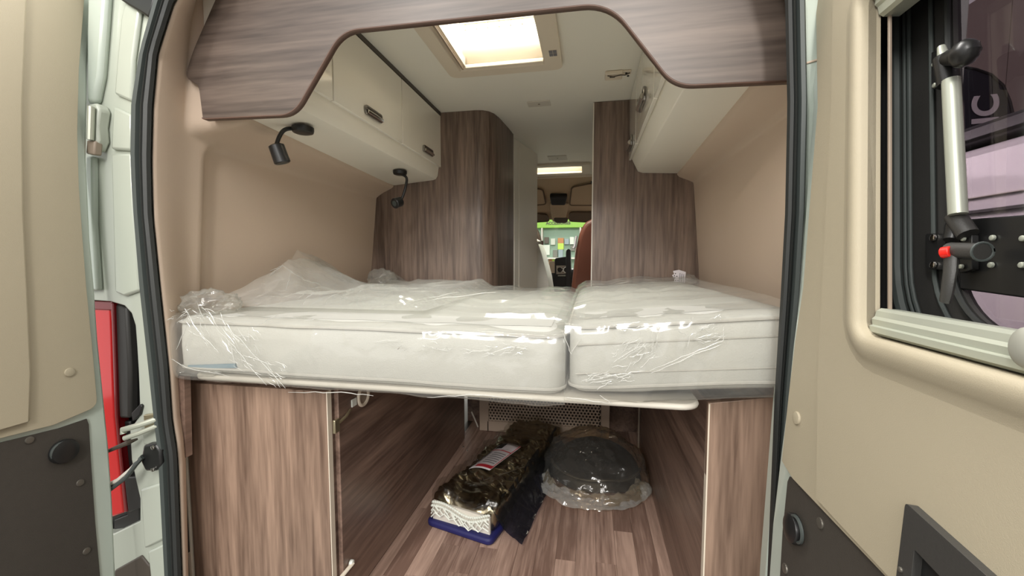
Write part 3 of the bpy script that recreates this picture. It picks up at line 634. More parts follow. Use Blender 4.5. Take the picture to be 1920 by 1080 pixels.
# ================================================================ READING LAMPS
def lamp(base, pts, head_dir, lab, hl=.050, hr=.021):
    t = thing('reading_lamp', lab, 'lamp', base, 'gooseneck reading lamps under the left cabinet')
    MB().disc(base, (0, 0, -1), .034, .020, dome=.1).build('base', PLUG, t)
    MB().tube(pts, .0065, 10).build('neck', PLUG, t)
    h = Vector(pts[-1]); d = Vector(head_dir).normalized()
    s = MB().tube([h-d*.004, h, h+d*hl, h+d*(hl+.003)], [hr*.7, hr, hr*1.05, hr*.9], 20).build('lamp_head', PLUG, t, ang=30)
    MB().disc(h+d*(hl+.002), d, hr*.8, .001).build('lens', RUBBER2, s)
    return t
def bez(P, n=14):
    P = [Vector(p) for p in P]; out = []
    for i in range(len(P)-1):
        a = P[max(i-1, 0)]; b = P[i]; c = P[i+1]; d = P[min(i+2, len(P)-1)]
        for k in range(n//2):
            t = k/(n//2); out.append(.5*((2*b)+(-a+c)*t+(2*a-5*b+4*c-d)*t*t+(-a+3*b-3*c+d)*t**3))
    return out+[P[-1]]
b1 = PZ(568, 243, .428); b1.z = .435
lamp(b1, bez([b1+Vector((0, 0, -.012)), PY(548, 241, b1.y-.01), PY(533, 244, b1.y-.03), PY(524, 256, b1.y-.04), PY(518, 273, b1.y-.05)]), PY(524, 304, b1.y-.04)-PY(513, 274, b1.y-.05), 'nearer black gooseneck reading lamp under the left cabinet, head turned down', .054, .0235)
b2 = PZ(750, 324, .428); b2.z = .437
lamp(b2, bez([b2+Vector((.005, 0, -.015)), PY(762, 333, b2.y), PY(761, 348, b2.y-.01), PY(756, 366, b2.y-.02), PY(750, 378, b2.y-.03)]), Vector((-.3, -.9, -.35)), 'farther black gooseneck reading lamp hanging in front of the left wardrobe', .038, .024)

# ================================================================ LOWER CABINETS
t = thing('garage_cabinet', 'left wood laminate storage cabinet under the mattress with a door facing out', 'cabinet', (-1.0, 1.6, -1.09))
MB().box(-1.235, -.748, 1.070, 2.33, -1.088, -.345).build('carcass', W_SIDE, t)
dp = [PY(345, 717, 1.05), PY(612, 735, 1.05)]
MB().prism([(-1.243, 1.05, -1.085), (-.751, 1.05, -1.085), (-.747, 1.05, -.385), (-1.243, 1.05, -.385)], (0, .018, 0)).build('door', W_LO, t, bevel=.0015)
MB().box(-.7475, -.745, 1.0495, 1.069, -1.085, -.385).build('edge_strip', CREAM, t)
MB().prism([PY(x, y, .985) for x, y in [(322,703),(345,706),(349,858),(338,862),(331,800)]], (0, .02, 0)).build('upright_strip', W_SIDE, t)
sp = MB().box(-.746, -.731, 1.082, 2.33, -1.085, -.36).build('side_panel', W_SIDE, t, bevel=.0015)
g = PX(680, 742, -.731)
MB().loop([g+Vector((.002, math.cos(q)*.030, math.sin(q)*.030)) for q in [i*math.pi/14 for i in range(28)]], .006, 8).build('grommet', CREAM, sp)
MB().prism([g+Vector((.001, math.cos(q)*.028, math.sin(q)*.028)) for q in [i*math.pi/14 for i in range(28)]], (.001, 0, 0)).build('grommet_inside', CREAMD, sp)
MB().box(-.80, -.748, 1.03, 1.05, -1.085, -.45).build('x', CREAM, t) if False else None
h_ = PX(628, 797, -.731)
hg = MB().box(-.731, -.722, h_.y-.012, h_.y+.012, h_.z-.022, h_.z+.018).build('hinge', ZINC, t, bevel=.002)
MB().tube([(-.724, h_.y+.012, h_.z+.004), (-.720, h_.y+.04, h_.z+.012), (-.726, h_.y+.07, h_.z+.02)], .0045, 8).build('hinge_arm', ZINC, hg)
MB().box(-.731, -.727, h_.y+.085, h_.y+.112, h_.z+.022, h_.z+.046).build('catch', WHITE, t, bevel=.001)
l0 = PX(636, 1082, -.731); l1 = PX(656, 1055, -.731)
MB().tube([l0+Vector((.006, 0, 0)), l1+Vector((.010, 0, 0))], .007, 8, flat=.5).build('strap', CREAM, t)
MB().disc(l1+Vector((.002, 0, 0)), (1, 0, 0), .010, .010).build('strap_button', WHITE, t)
tag(MB().box(-1.262, -1.246, 1.045, 1.062, -1.085, -.62).build('corner_trim', CREAM, None, bevel=.004), 'cream upright trim strip left of the left garage cabinet door', 'trim')
t = thing('garage_cabinet', 'right wood laminate storage cabinet under the mattress', 'cabinet', (.38, 1.6, -1.09))
MB().box(.298, .52, 1.069, 2.36, -1.088, -.360).build('carcass', W_SIDE, t)
MB().prism([(.293, 1.05, -1.085), (.46, 1.05, -1.085), (.46, 1.05, -.322), (.289, 1.05, -.350)], (0, .018, 0)).build('front_panel', W_LO, t, bevel=.0015)
MB().box(.290, .2932, 1.0492, 1.069, -1.085, -.352).build('edge_strip', CREAM, t)
GRI = mat('grille_beige', (186, 166, 148), .5)
# perforated heater cover
t = thing('grille_box', 'beige perforated cover at the back of the garage', 'grille', (-.27, 2.5, -1.09))
gx0, gx1, gz0_, gz1_ = -.625, .08, -1.035, -.62; P_ = .021; rows = int((gz1_-gz0_)/(P_*.866)); cols = int((gx1-gx0)/P_)
mb = MB()
for r in range(rows):
    for c in range(cols):
        cx = gx0+(c+.5+(.5 if r % 2 else 0))*P_; cz = gz0_+(r+.5)*P_*.866
        for k in range(6):
            a0 = math.radians(30+60*k); a1 = a0+math.radians(60); R1 = P_/math.sqrt(3); r1 = .0068
            mb.add([(cx+math.cos(a0)*R1, 2.47, cz+math.sin(a0)*R1), (cx+math.cos(a1)*R1, 2.47, cz+math.sin(a1)*R1), (cx+math.cos(a1)*r1, 2.472, cz+math.sin(a1)*r1), (cx+math.cos(a0)*r1, 2.472, cz+math.sin(a0)*r1)], [(0, 1, 2, 3)])
o = mb.build('perforated_sheet', GRI, t, smooth=False); o['kind'] = 'stuff'
MB().box(-.675, gx0+.01, 2.466, 2.480, -1.088, -.60).build('frame', GRI, t, bevel=.002)
MB().box(gx1, .13, 2.466, 2.480, -1.088, -.60).build('frame', GRI, t, bevel=.002)
MB().box(gx0, gx1+.01, 2.466, 2.480, -1.088, gz0_+.012).build('frame', GRI, t, bevel=.002)
MB().box(-.67, .125, 2.50, 2.51, -1.088, -.60).build('box_back', EDGED, t)
tag(MB().tube([PY(884, 772, 2.40), PY(890, 785, 2.40), PY(896, 800, 2.42)], .005, 8).build('cable_clip', GREYP), 'grey cable clip at the back left corner of the garage', 'clip')
for x, y in [(867,816),(869,838),(876,845)]:
    p = PZ(x, y, -1.088); tag(MB().disc((p.x, p.y, -1.09), (0, 0, 1), .006, .005).build('floor_stud', CHROME), {816: 'tiny shiny stud on the floor, farthest back by the left cabinet', 838: 'tiny shiny stud on the floor, left one of the nearer pair', 845: 'tiny shiny stud on the floor, right one of the nearer pair'}[y], 'stud')

# ================================================================ BED
t = thing('bed_base', 'pale grey bed board under the mattresses', 'bed base', (-.4, 1.6, -.36))
MB().prism([(x, y, -.351) for x, y in rrect(-1.15, .262, .985, 2.235, .05)], (0, 0, .015)).build('board', GREYP, t, bevel=.006)
TL = .085
def zl(x): return -.155-.014*(x+1.19)/1.14
def mattress(x0, x1, zt0, zb0, slope, lab, wave):
    t = thing('mattress', lab, 'mattress', ((x0+x1)/2, 1.6, zb0), 'mattresses')
    y0, y1 = .985, 2.22; r = .035
    th = zt0-zb0
    sec = rrect(0, 1, 0, 1, .1)
    def body(u, v):                          # rounded slab: u around X-Z section ring, v along Y
        pass
    mb = MB(); nx, ny = 60, 50
    ring = []
    o = rrect(x0, x1, y0, y1, .04, 6)
    prof = [(-.05, 0), (-.018, .002), (-.006, .010), (0, .024), (.0, th*.5), (0, th-.028), (-.003, th-.012), (-.014, th-.002), (-.04, th+.003)]
    outl = [rrect(x0, x1, y0, y1, .05, 8, g=g) for g, _ in prof]; N = len(outl[0])
    def dens(l):
        out = []
        for i in range(len(l)):
            a, b = Vector((*l[i], 0)), Vector((*l[(i+1) % len(l)], 0)); n_ = max(1, int((b-a).length/.05))
            out += [(a.lerp(b, k/n_)) for k in range(n_)]
        return out
    counts = [max(1, int((Vector((*outl[3][i], 0))-Vector((*outl[3][(i+1) % N], 0))).length/.04)) for i in range(N)]
    def dl(l):
        out = []
        for i in range(N):
            a, b = Vector((*l[i], 0)), Vector((*l[(i+1) % N], 0)); out += [a.lerp(b, k/counts[i]) for k in range(counts[i])]
        return out
    L_ = [dl(l) for l in outl]; M_ = len(L_[0])
    def zz(p, h):
        return zb0+h+slope*(p.x-x0)+.003*fbm(Vector((p.x*5, p.y*5, h*20+wave)))+(-.006*abs(math.sin((h/th)*math.pi*3)) if False else 0)
    def g(u, v):
        i = round(u*M_) % M_; j = round(v*(len(prof)-1)); p = L_[j][i]; h = prof[j][1]
        bul = .004*math.sin(math.pi*h/th)+.0025*fbm(Vector((p.x*9, h*40, wave)))
        return (p.x, p.y-(bul if p.y < y0+.02 else 0), zz(p, h))
    mb.grid(g, M_, len(prof)-1)
    top = L_[-1]; x0t, x1t, y0t, y1t = x0+.04, x1-.04, y0+.04, y1-.04
    mb.grid(lambda u, v: (lambda p: (p.x, p.y, zz(p, th+.003+.008*math.sin(math.pi*u)*math.sin(math.pi*v))))(Vector((x0+.036+(x1-x0-.072)*u, y0+.036+(y1-y0-.072)*v, 0))), 30, 30)
    m_ = mb.build('cover', FABRIC, t, ang=70)
    for h in (th-.014, .020):
        MB().loop([Vector((p.x, p.y, zz(p, h)))+Vector((0, -.004, 0)) for p in L_[4]], .0042, 6).build('piping', PIPE, m_)
    return t
mL = mattress(-1.192, -.056, -.168, -.334, -.004, 'wide white mattress in clear plastic on the left of the bed', 1.3)
mR = mattress(-.046, .455, -.152, -.330, .085, 'narrower white mattress in clear plastic on the right, slightly raised', 7.7)
for z in (.055, .125): MB().tube([(-.03+i*.03, .981, -.330+z+.085*(i*.03)) for i in range(16)], .0022, 6).build('quilt_seam', PIPE, mR)
MB().prism([PY(x, y, .978) for x, y in [(352,685),(440,682),(443,690),(352,691)]], (0, .004, 0)).build('strap', BLUEB, mL)
# plastic covers: path from back over the top, down the front and under
def cover(x0, x1, top, bot, slope, seed, amp, par, peaks=(), hem=0.0, m=None, marks=((0, 1),)):
    path = [(2.235, top-.02), (2.22, top+.004), (2.15, top+.010), (1.8, top+.012), (1.4, top+.012), (1.1, top+.010), (1.0, top+.007), (.977, top-.004), (.970, top-.03), (.968, (top+bot)/2), (.969, bot+.02), (.972, bot+.002), (.982, bot-.003), (.995, bot-.004)]
    L_ = [0]
    for a, b in zip(path, path[1:]): L_.append(L_[-1]+math.hypot(a[0]-b[0], a[1]-b[1]))
    T = L_[-1]
    def pos(v):
        d = v*T; i = 0
        while i < len(L_)-2 and d > L_[i+1]: i += 1
        f = (d-L_[i])/(L_[i+1]-L_[i]); return path[i][0]+(path[i+1][0]-path[i][0])*f, path[i][1]+(path[i+1][1]-path[i][1])*f
    def g(u, v):
        x = x0+(x1-x0)*u; y, z = pos(v); y2, z2 = pos(min(1, v+.01)); ty, tz = y2-y, z2-z; l = math.hypot(ty, tz) or 1; ny, nz = -tz/l, ty/l
        if v > .995: ny, nz = 0, -1
        if nz < 0 and y > 1.0 and v < .8: ny, nz = -ny, -nz
        q = Vector((x*2.2+seed, v*T*3.2, seed)); w = Vector((x*1.3+seed, v*T*1.6, 3))
        sh = Vector((fbm(w), fbm(w+Vector((9, 2, 1))), 0))*.6
        a = ridged(q+sh, 3)
        b = ridged(Vector((x*9+seed+sh.x*3, v*T*6+sh.y*3, 1)), 2)
        front = 1 if v > .60 else 0
        tops = facet(Vector((x*5.5+.35*v*T*5.5+sh.x, v*T*1.5, seed)))
        cr = facet(Vector((x*9+sh.x*2, v*T*9+sh.y*2, seed+4))); cr2 = facet(Vector((x*24+v*T*20, v*T*16, seed+7)))
        mask = max(math.exp(-((x-cx)/wx)**2) for cx, wx in marks)
        d = amp*(.3*a)+(.016*tops if not front else .004*tops)+mask*(.013*cr+.005*cr2)+.003*cr
        fade = min(1, (x-x0)/.04, (x1-x)/.04)
        d *= .35+.65*max(0, fade)
        if .66 < v: d *= .55
        Z = z+slope*(x-x0); yy = y
        for (px_, py_, rx, ry, h) in peaks:
            k = math.hypot((x-px_)/rx, (y-py_)/ry)
            if k < 1 and v < .62: Z += h*(1-k)**1.1*(1+.25*a)
        if v > .90 and hem: Z -= hem*ss(.90, 1, v)*(.4+.6*fbm(Vector((x*3+seed, 0, 0)))+.3)
        ex = -(1-max(0, fade))*.012*abs(1)
        return (x, yy-abs(ny)*d if ny < 0 or v > .6 else yy, Z+abs(nz)*d*(1 if v < .75 else -1))
    return MB().grid(g, 150, 230).build('plastic_wrap', m or FILM, par, ang=180)
cover(-1.197, -.054, -.163, -.337, -.010, 2.1, .014, mL, peaks=[(-1.20, 1.52, .20, .42, .135), (-1.17, 1.12, .12, .14, .055), (-1.1, 2.12, .12, .12, .05), (-.98, 1.35, .12, .16, .03)], hem=0, marks=((-1.1, .14), (-.78, .16), (-.42, .05), (-.15, .10)))
cover(-.056, .458, -.150, -.333, .087, 8.4, .013, mR, hem=.006, marks=((.02, .06), (.14, .07), (.25, .06)))
# second, milkier loose layer lying over the left back part
def loose(u, v):
    x = -1.19+.72*u; y = 1.12+1.04*v
    q = Vector((x*3, y*2.4, 5)); a = ridged(q+Vector((fbm(q), fbm(q*1.3), 0))*.5, 4)
    z = -.150+(.010+.022*a)*ss(0, .12, 1-u)*ss(0, .06, v)*ss(0, .06, 1-v)
    k = math.hypot((x+1.18)/.22, (y-1.52)/.40)
    if k < 1: z += .125*(1-k)**1.1
    return (x, y, z)
MB().grid(loose, 110, 120).build('plastic_fold', FILM2, mL, ang=180)
def crumple(c, rx, ry, rz, seed, par, m=None, name='plastic_bunch', am=.35):
    return MB().ball(c, rx, ry, rz, 60, 34, fn=lambda d: .8+am*ridged(d*1.7+Vector((seed, 0, 0)), 3)*.5).build(name, m or FILM2, par, ang=180)
crumple((-1.14, 1.06, -.135), .07, .06, .036, 3, mL, FILM, am=.7); crumple((-1.14, 2.12, -.115), .07, .05, .055, 9, mL, FILM2, am=.6)
crumple((-.86, 1.50, -.135), .03, .16, .03, 14, mL, FILM2, am=.6)
crumple((.47, 2.14, -.10), .05, .04, .028, 20, mR, FILM); crumple((-1.13, .99, -.325), .09, .02, .018, 31, mL, FILM)
def crease_glint(px, par, w=.0011, Y=.9585, nm='film_crease'):  # thin pale tube drawn as a highlight streak along a film fold
    pts = []
    for (xa, ya), (xb, yb_) in zip(px, px[1:]):
        n_ = 6
        for k in range(n_): f = k/n_; pts.append(PY(xa+(xb-xa)*f+random.uniform(-1.2, 1.2), ya+(yb_-ya)*f+random.uniform(-1.2, 1.2), Y-.002*random.random()))
    pts.append(PY(*px[-1], Y))
    MB().tube(pts, [w*(.3+.7*math.sin(math.pi*(i+.5)/len(pts))) for i in range(len(pts))], 5).build(nm, FILMC, par)
for q in ([(405,615),(440,650),(470,690),(500,722)],[(420,612),(455,640),(480,672)],[(330,655),(352,610)],[(362,612),(400,650),(412,662)],[(470,660),(510,700),(535,728)],[(440,628),(470,632)],[(455,665),(505,683)],[(480,612),(520,590)],[(570,602),(590,598)],[(385,590),(440,607)],[(700,640),(752,636)],[(880,660),(920,655)],[(905,668),(960,650),(990,655)],[(540,735),(640,736),(700,742)],[(800,745),(880,740),(1000,748)],[(320,672),(350,690),(430,706)]): crease_glint(q, mL)
for q in ([(1218,695),(1290,665),(1355,640),(1358,612)],[(1222,700),(1300,665),(1352,646)],[(1056,622),(1070,664),(1090,632)],[(1150,678),(1190,655),(1215,645)],[(1108,714),(1160,702),(1210,695)],[(1105,718),(1150,712)],[(1290,655),(1293,630),(1310,622)],[(1230,612),(1237,612),(1228,655)],[(1160,610),(1200,603)],[(1292,605),(1300,595)],[(1330,600),(1350,590),(1352,604)],[(1125,742),(1148,757)],[(1060,744),(1140,756)],[(1200,690),(1228,665)],[(1300,635),(1345,625)],[(1180,670),(1222,660)]): crease_glint(q, mR)
for q in ([(500,520),(530,498),(560,520)],[(505,508),(528,499)],[(470,540),(500,523),(524,502)],[(532,500),(570,524),(600,534)],[(545,515),(535,545)],[(494,552),(496,560)],[(560,560),(578,545),(600,545)]): crease_glint(q, mL, .002, 1.46)
for q in ([(565,580),(572,560),(590,548)],[(600,590),(612,560),(640,547)],[(660,590),(740,570),(860,548)],[(700,590),(820,560),(930,548)]): crease_glint(q, mL, .0012, 1.3)
def crinkle_glints(cx_, cy_, rx, ry, ang, n_, lmin, lmax, par):  # scatter of short pale tubes drawn as glints on crumpled film
    mb = MB()
    for _ in range(n_):
        a = random.uniform(0, 6.283); q = random.random()**.5; x, y = cx_+rx*q*math.cos(a), cy_+ry*q*math.sin(a)
        th = ang+random.uniform(-.5, .5); l = random.uniform(lmin, lmax); m_ = random.randint(3, 5); P = []
        for k in range(m_+1):
            P.append(PY(x+l*(k/m_-.5)*math.cos(th)+random.uniform(-2, 2), y+l*(k/m_-.5)*math.sin(th)+random.uniform(-2, 2), .958-.002*random.random()))
        w_ = random.uniform(.0003, .0010); mb.tube(P, [w_*.3]+[w_]*(m_-1)+[w_*.3], 4)
    mb.build('film_crease_glints', FILMC, par, kind='stuff')
crinkle_glints(385, 620, 55, 40, .9, 26, 12, 46, mL); crinkle_glints(455, 655, 40, 50, 1.0, 26, 10, 40, mL); crinkle_glints(510, 700, 30, 22, .7, 14, 8, 30, mL)
crinkle_glints(345, 590, 30, 22, -.3, 14, 10, 30, mL); crinkle_glints(790, 650, 60, 10, -.1, 12, 8, 26, mL); crinkle_glints(930, 655, 60, 14, -.3, 22, 8, 26, mL)
crinkle_glints(1190, 665, 45, 28, -.5, 26, 8, 34, mR); crinkle_glints(1130, 712, 50, 12, -.2, 20, 10, 36, mR); crinkle_glints(1320, 625, 40, 18, -.1, 28, 6, 22, mR)
crinkle_glints(1190, 612, 60, 8, 0, 16, 6, 20, mR); crinkle_glints(1215, 640, 20, 24, 1.4, 10, 8, 24, mR)
# care label sticking up at the back of the right mattress
t = thing('care_label', 'torn white care label with black print standing on the right mattress', 'label', PY(1275, 535, 2.12))
cl = [PY(x, y, 2.12) for x, y in [(1262,508),(1273,506),(1286,510),(1283,540),(1265,534),(1264,521),(1260,516),(1264,514)]]
lbp = MB().prism(cl, (0, .0015, 0)).build('paper', PAPER, t)
for x in (1275, 1278.5, 1282): MB().tube([PY(x, 512+.3*(x-1275), 2.1185), PY(x-1.5, 534, 2.1185)], .0013, 5).build('print_line', PGREY, lbp)
for x, y in [(1266.5,513),(1264.5,517),(1269,518),(1265,521),(1267,526),(1271,526)]: MB().disc(PY(x, y, 2.1195), (0, -1, 0), .0028, .001, 8).build('print_mark', INK, lbp)

# ================================================================ PACKED GOODS IN THE GARAGE
A0 = Vector((-.49, 1.50, -1.09)); A1 = Vector((-.285, 2.40, -1.09)); ax = (A1-A0).normalized(); sx = Vector((ax.y, -ax.x, 0)); LNG = (A1-A0).length
t = thing('foil_package', 'long bronze foil insulation mat folded in a clear bag, with a red edged label', 'package', A0)
def pk(u, v, w=.132, h=.088, am=.010, gr=0, seed=4):
    s = u*LNG; a = 2*math.pi*v; ca, sa = math.cos(a), math.sin(a); ex = .45
    X = (abs(ca)**ex)*(1 if ca > 0 else -1)*(w+gr); Z = (abs(sa)**ex)*(1 if sa > 0 else -1)*(h/2+gr)
    e_ = min(1, min(u, 1-u)/.03+.001); X *= e_**.35; Z *= e_**.5
    p = A0+ax*s+sx*X+Vector((0, 0, h/2+.004+gr+Z))
    q = Vector((p.x*7+seed, p.y*7, p.z*7)); d = am*(.4*ridged(q, 3)+3.4*facet(Vector((p.x*13, p.y*10, seed)))+2.0*facet(Vector((p.x*30+p.y*12, p.y*22, seed))))
    if sa > -.3: p += Vector((0, 0, d*.9))+sx*(X/w)*d*.3
    p.z = max(p.z, -1.089); return p
bd = MB().grid(lambda u, v: pk(u, v), 170, 120).build('foil_body', FOIL, t, ang=60)
MB().grid(lambda u, v: pk(u, v, gr=.010, am=.0112, seed=4)+Vector((0, 0, .004)), 110, 80).build('clear_bag', FILMT, t, ang=180)
# quilting seams in the foil
def topz(s_, x_): 
    p = pk(s_/LNG, .25); return A0+ax*s_+sx*x_+Vector((0, 0, .105+.012))
for s0, s1, x0_, x1_ in ((.05, .20, -.10, .02), (.05, .20, .10, -.02), (.20, .38, .0, .12), (.20, .36, .0, -.12)):
    MB().tube([topz(s0+(s1-s0)*k/6, x0_+(x1_-x0_)*k/6) for k in range(7)], .0022, 6).build('quilt_seam', EDGED, bd)
# blue fabric base and white bindings at the near end
base = roundpoly([A0+sx*-.155+ax*-.02, A0+sx*.15+ax*-.03, A0+sx*.155+ax*.10, A0+sx*-.15+ax*.12], .03)
MB().prism([p+Vector((0, 0, .002)) for p in base], (0, 0, .028)).build('navy_edge', NAVY, t, bevel=.010, seg=3)
def zig(dz, dy, amp, n, r, x0_=-.13, x1_=.13, sag=0):
    pts = []
    for k in range(n*2+1):
        f = k/(n*2); x_ = x0_+(x1_-x0_)*f; pts.append(A0+sx*x_+ax*(dy-.004*(k % 2))+Vector((0, 0, dz+(amp if k % 2 else 0)-sag*math.sin(math.pi*f)+.012*math.sin(f*7))))
    return MB().tube(pts, r, 6)
for dz, dy, amp, n, r, sag in ((.100, -.004, .006, 26, .0045, .012), (.088, -.010, .006, 26, .0045, .014), (.070, -.012, .024, 7, .0032, .01), (.058, -.014, .020, 9, .003, .006), (.044, -.014, .018, 6, .003, 0)):
    zig(dz, dy, amp, n, r, sag=sag).build('white_binding', WHITE, t)
MB().prism([A0+sx*x_+ax*-.002+Vector((0, 0, z_)) for x_, z_ in ((-.13, .03), (.13, .03), (.13, .098), (-.13, .105))], ax*.01).build('end_fold', GREYP, t)
# navy film flap spilling to the right
def flap(u, v):
    p = A0+ax*(.02+u*(LNG-.08))+sx*(.125+.13*v*(1-.45*u)); a = ridged(Vector((p.x*8, p.y*8, 2)), 3)
    return Vector((p.x, p.y, -1.088+.105*(1-v)**1.8+.016*a*(1-.3*v)))
MB().grid(flap, 80, 30).build('navy_flap', FILMN, t, ang=180)
def flapl(u, v):
    p = A0+ax*(.12+u*.62)-sx*(.125+.05*v); a = ridged(Vector((p.x*9, p.y*9, 6)), 3); return Vector((p.x, p.y, -1.088+.08*(1-v)**1.4+.012*a*(1-.5*v)))
MB().grid(flapl, 60, 20).build('navy_flap', FILMN, t, ang=180)
# label
zt = -.951
lq = [PZ(x, y, zt) for x, y in [(879,873),(918,882),(977,838),(940,826)]]
def lab(u, v, dz=0): 
    p = (lq[0]*(1-u)+lq[1]*u)*(1-v)+(lq[3]*(1-u)+lq[2]*u)*v; p.z = zt+.004*math.sin(math.pi*u)-.016*(1-u)**3+dz; return p
la = MB().grid(lambda u, v: lab(u, v), 10, 10).build('label', PAPER, t, solid=.001)
def lstrip(u0, u1, v0, v1, m_, nm): MB().grid(lambda u, v: lab(u0+(u1-u0)*u, v0+(v1-v0)*v, .0016), 6, 6).build(nm, m_, la)
lstrip(.22, 1, .04, .13, PRED, 'red_band'); lstrip(.95, .985, .04, 1, PRED, 'red_band'); lstrip(.05, .97, .66, .69, PRED, 'red_band')
for k in range(6): lstrip(.30, .88, .20+k*.07, .225+k*.07, PGREY, 'print_line')
lstrip(.06, .14, .2, .62, PGREY, 'print_line'); lstrip(.06, .40, .74, .96, INK, 'print_block')
# clear bag with a black rubber cushion
t = thing('bagged_cushion', 'black rounded cushion sealed in a crumpled clear plastic bag', 'bag', (.06, 2.08, -1.09))
def cush(u, v):
    a = 2*math.pi*v; r = u
    X = .222*math.cos(a); Yv = .30*math.sin(a); 
    if Yv < 0: Yv *= .62
    h = .05*(1-r**12)**.5+.055*(.5+.5*math.sin(a)*r)*(1-r**6) if r < 1 else 0
    p = Vector((.04+X*r, 2.03+Yv*r, -1.068+h)); p.z += .008*fbm(p*6); return p
MB().grid(cush, 24, 60).build('cushion', BLACKF, t, ang=70)
MB().tube([cush(.97, .52+.46*k/20)+Vector((0, -.004, .03)) for k in range(21)], .007, 8).build('rim', PLAST, t)
def bag(d):
    q = d*2.3+Vector((3.1, 0, 0)); return .90+.10*ridged(q, 4)+.03*ridged(d*6, 2)
mb = MB()
def bg_(u, v):
    a = 2*math.pi*u; b = math.pi*.5*v; d = Vector((math.cos(b)*math.cos(a), math.cos(b)*math.sin(a), math.sin(b)))
    k = bag(d); X = d.x*.262*k; Yv = d.y*(.36 if d.y > 0 else .30)*k; z = d.z*.185*k; return (.035+X, 2.06+Yv, -1.088+max(0, z))
mb.grid(bg_, 110, 60); mb.build('clear_bag', FILMB, t, ang=180)
def skirt(u, v):
    a = math.pi*(1.05+.9*u); r = .205+.07*v; q = ridged(Vector((u*7, v*2, 4)), 3)
    return (.02+r*1.02*math.cos(a), 1.98+r*.95*math.sin(a)*1.0, -1.086+.03*(1-v)+.022*q*(1-.4*v))
MB().grid(skirt, 90, 20).build('bag_skirt', FILMS, t, ang=180)
MB().ball((.262, 1.90, -1.055), .034, .045, .030, 50, 30, fn=lambda d: .75+.3*ridged(d*2.5, 3)*.6).build('bag_knot', FILM2, t, ang=180)

# ================================================================ CAB
hl = group_root('ceiling_2', 'taupe headliner of the cab')
MB().prism([(-1.55, 4.12, .83), (.66, 4.12, .83), (.66, 4.12, .80), (-1.55, 4.12, .80)], (0, .3, .0)).build('headliner_lip', CREAM, hl)
hq = [(-1.5, 4.14, .80), (.64, 4.14, .80), (.64, 4.85, .46), (-1.5, 4.85, .46)]
MB().prism([Vector(p) for p in hq], (0, .02, .04)).build('headliner', TAUPE, hl)
def HLp(x, y, d=0): # on the slanted headliner
    r = ray(x, y); nn = Vector((0, -.34, -.71)).normalized(); p0 = Vector((0, 4.14, .80)); tt = p0.dot(nn)/r.dot(nn); return r*tt+nn*d
for q, m_, dd in (([(1072,348),(1112,340),(1112,382),(1068,382)], TAUPE, .02), ([(1000,350),(1018,352),(1024,380),(1000,382)], TAUPE, .02), ([(1068,396),(1112,396),(1112,414),(1068,412)], TAUPED, .02), ([(1000,398),(1026,400),(1030,412),(1000,414)], TAUPED, .02)):
    P = roundpoly([HLp(x, y, 0) for x, y in q], .04); n_ = Vector((0, -.34, -.71)).normalized()
    pk_ = MB().prism(P, n_*dd).build('visor' if m_ == TAUPED else 'pocket_lid', m_, hl, bevel=.008)
    MB().loop([p+n_*dd for p in P], .008, 6).build('lid_rim', TAUPED, pk_)
P = roundpoly([HLp(x, y, 0) for x, y in [(1031,362),(1064,362),(1060,378),(1034,378)]], .02); MB().prism(P, Vector((0, -.34, -.71)).normalized()*.05).build('console_tray', INK, hl, bevel=.01)
P = roundpoly([HLp(x, y, 0) for x, y in [(1030,378),(1066,378),(1060,412),(1036,412)]], .03); MB().prism(P, Vector((0, -.34, -.71)).normalized()*.03).build('roof_console', TAUPE, hl, bevel=.01)
MB().box(-1.5, .64, 4.86, 4.90, .47, .60).build('windscreen_header', TAUPED, hl)
tag(MB().prism(roundpoly([PY(x, y, 4.6) for x, y in [(1037,408),(1066,408),(1063,418),(1041,418)]], .03), (0, .03, 0)).build('rear_view_mirror', EDGED, None, bevel=.008), 'dark rear view mirror above the windscreen', 'mirror')
ws = group_root('window_2', 'windscreen of the cab'); MB().prism([(-1.4, 5.0, .50), (.55, 5.0, .50), (.55, 5.55, -.2), (-1.4, 5.55, -.2)], (0, .006, .004)).build('pane', CLEAR, ws)
for xa in (-1.56, .65):
    MB().box(xa-.04, xa+.03, 4.2, 5.6, -1.1, -.10).build('cab_side', TAUPE, ws); MB().box(xa-.04, xa+.03, 4.2, 4.35, -.10, .80).build('side_pillar', TAUPE, ws)
    MB().box(xa-.004, xa, 4.35, 5.5, -.10, .75).build('side_pane', CLEAR, ws)
def seat(outline, x_, lab, m_, cat='seat'):
    t = thing('cab_seat', lab, cat, (x_, 4.1, -1.09))
    MB().prism(roundpoly([Vector((a, 4.0, b)) for a, b in outline], .06, 6), (0, .14, 0)).build('backrest', m_, t, bevel=.04, seg=4)
    MB().box(x_-.25, x_+.25, 4.1, 4.6, -.60, -.42).build('seat', m_, t, bevel=.04, seg=4)
    MB().box(x_-.18, x_+.18, 4.15, 4.5, -1.09, -.60).build('pedestal', PLUG, t)
    return t
s_ = seat([(-.20, -.55), (-.165, -.22), (-.135, .08), (-.10, .25), (-.05, .35), (.03, .39), (.22, .39), (.30, .25), (.34, -.1), (.36, -.55)], .1, 'brown leather cab seat on the right, right of the aisle', BROWN)
MB().tube([(-.125, 4.0, .22), (-.14, 3.995, .12), (-.155, 3.99, .10)], .012, 8).build('seat_tag', PAPER, s_)
seat([(-.34, -.55), (-.355, -.28), (-.40, -.05), (-.455, .12), (-.49, .27), (-.54, .33), (-.75, .33), (-.85, .2), (-.9, -.55)], -.62, 'taupe cab seat on the left, mostly behind the washroom door', BROWND)
t = thing('dashboard', 'black dashboard with radio and round knobs seen through the aisle', 'dashboard', (-.33, 5.0, -1.0))
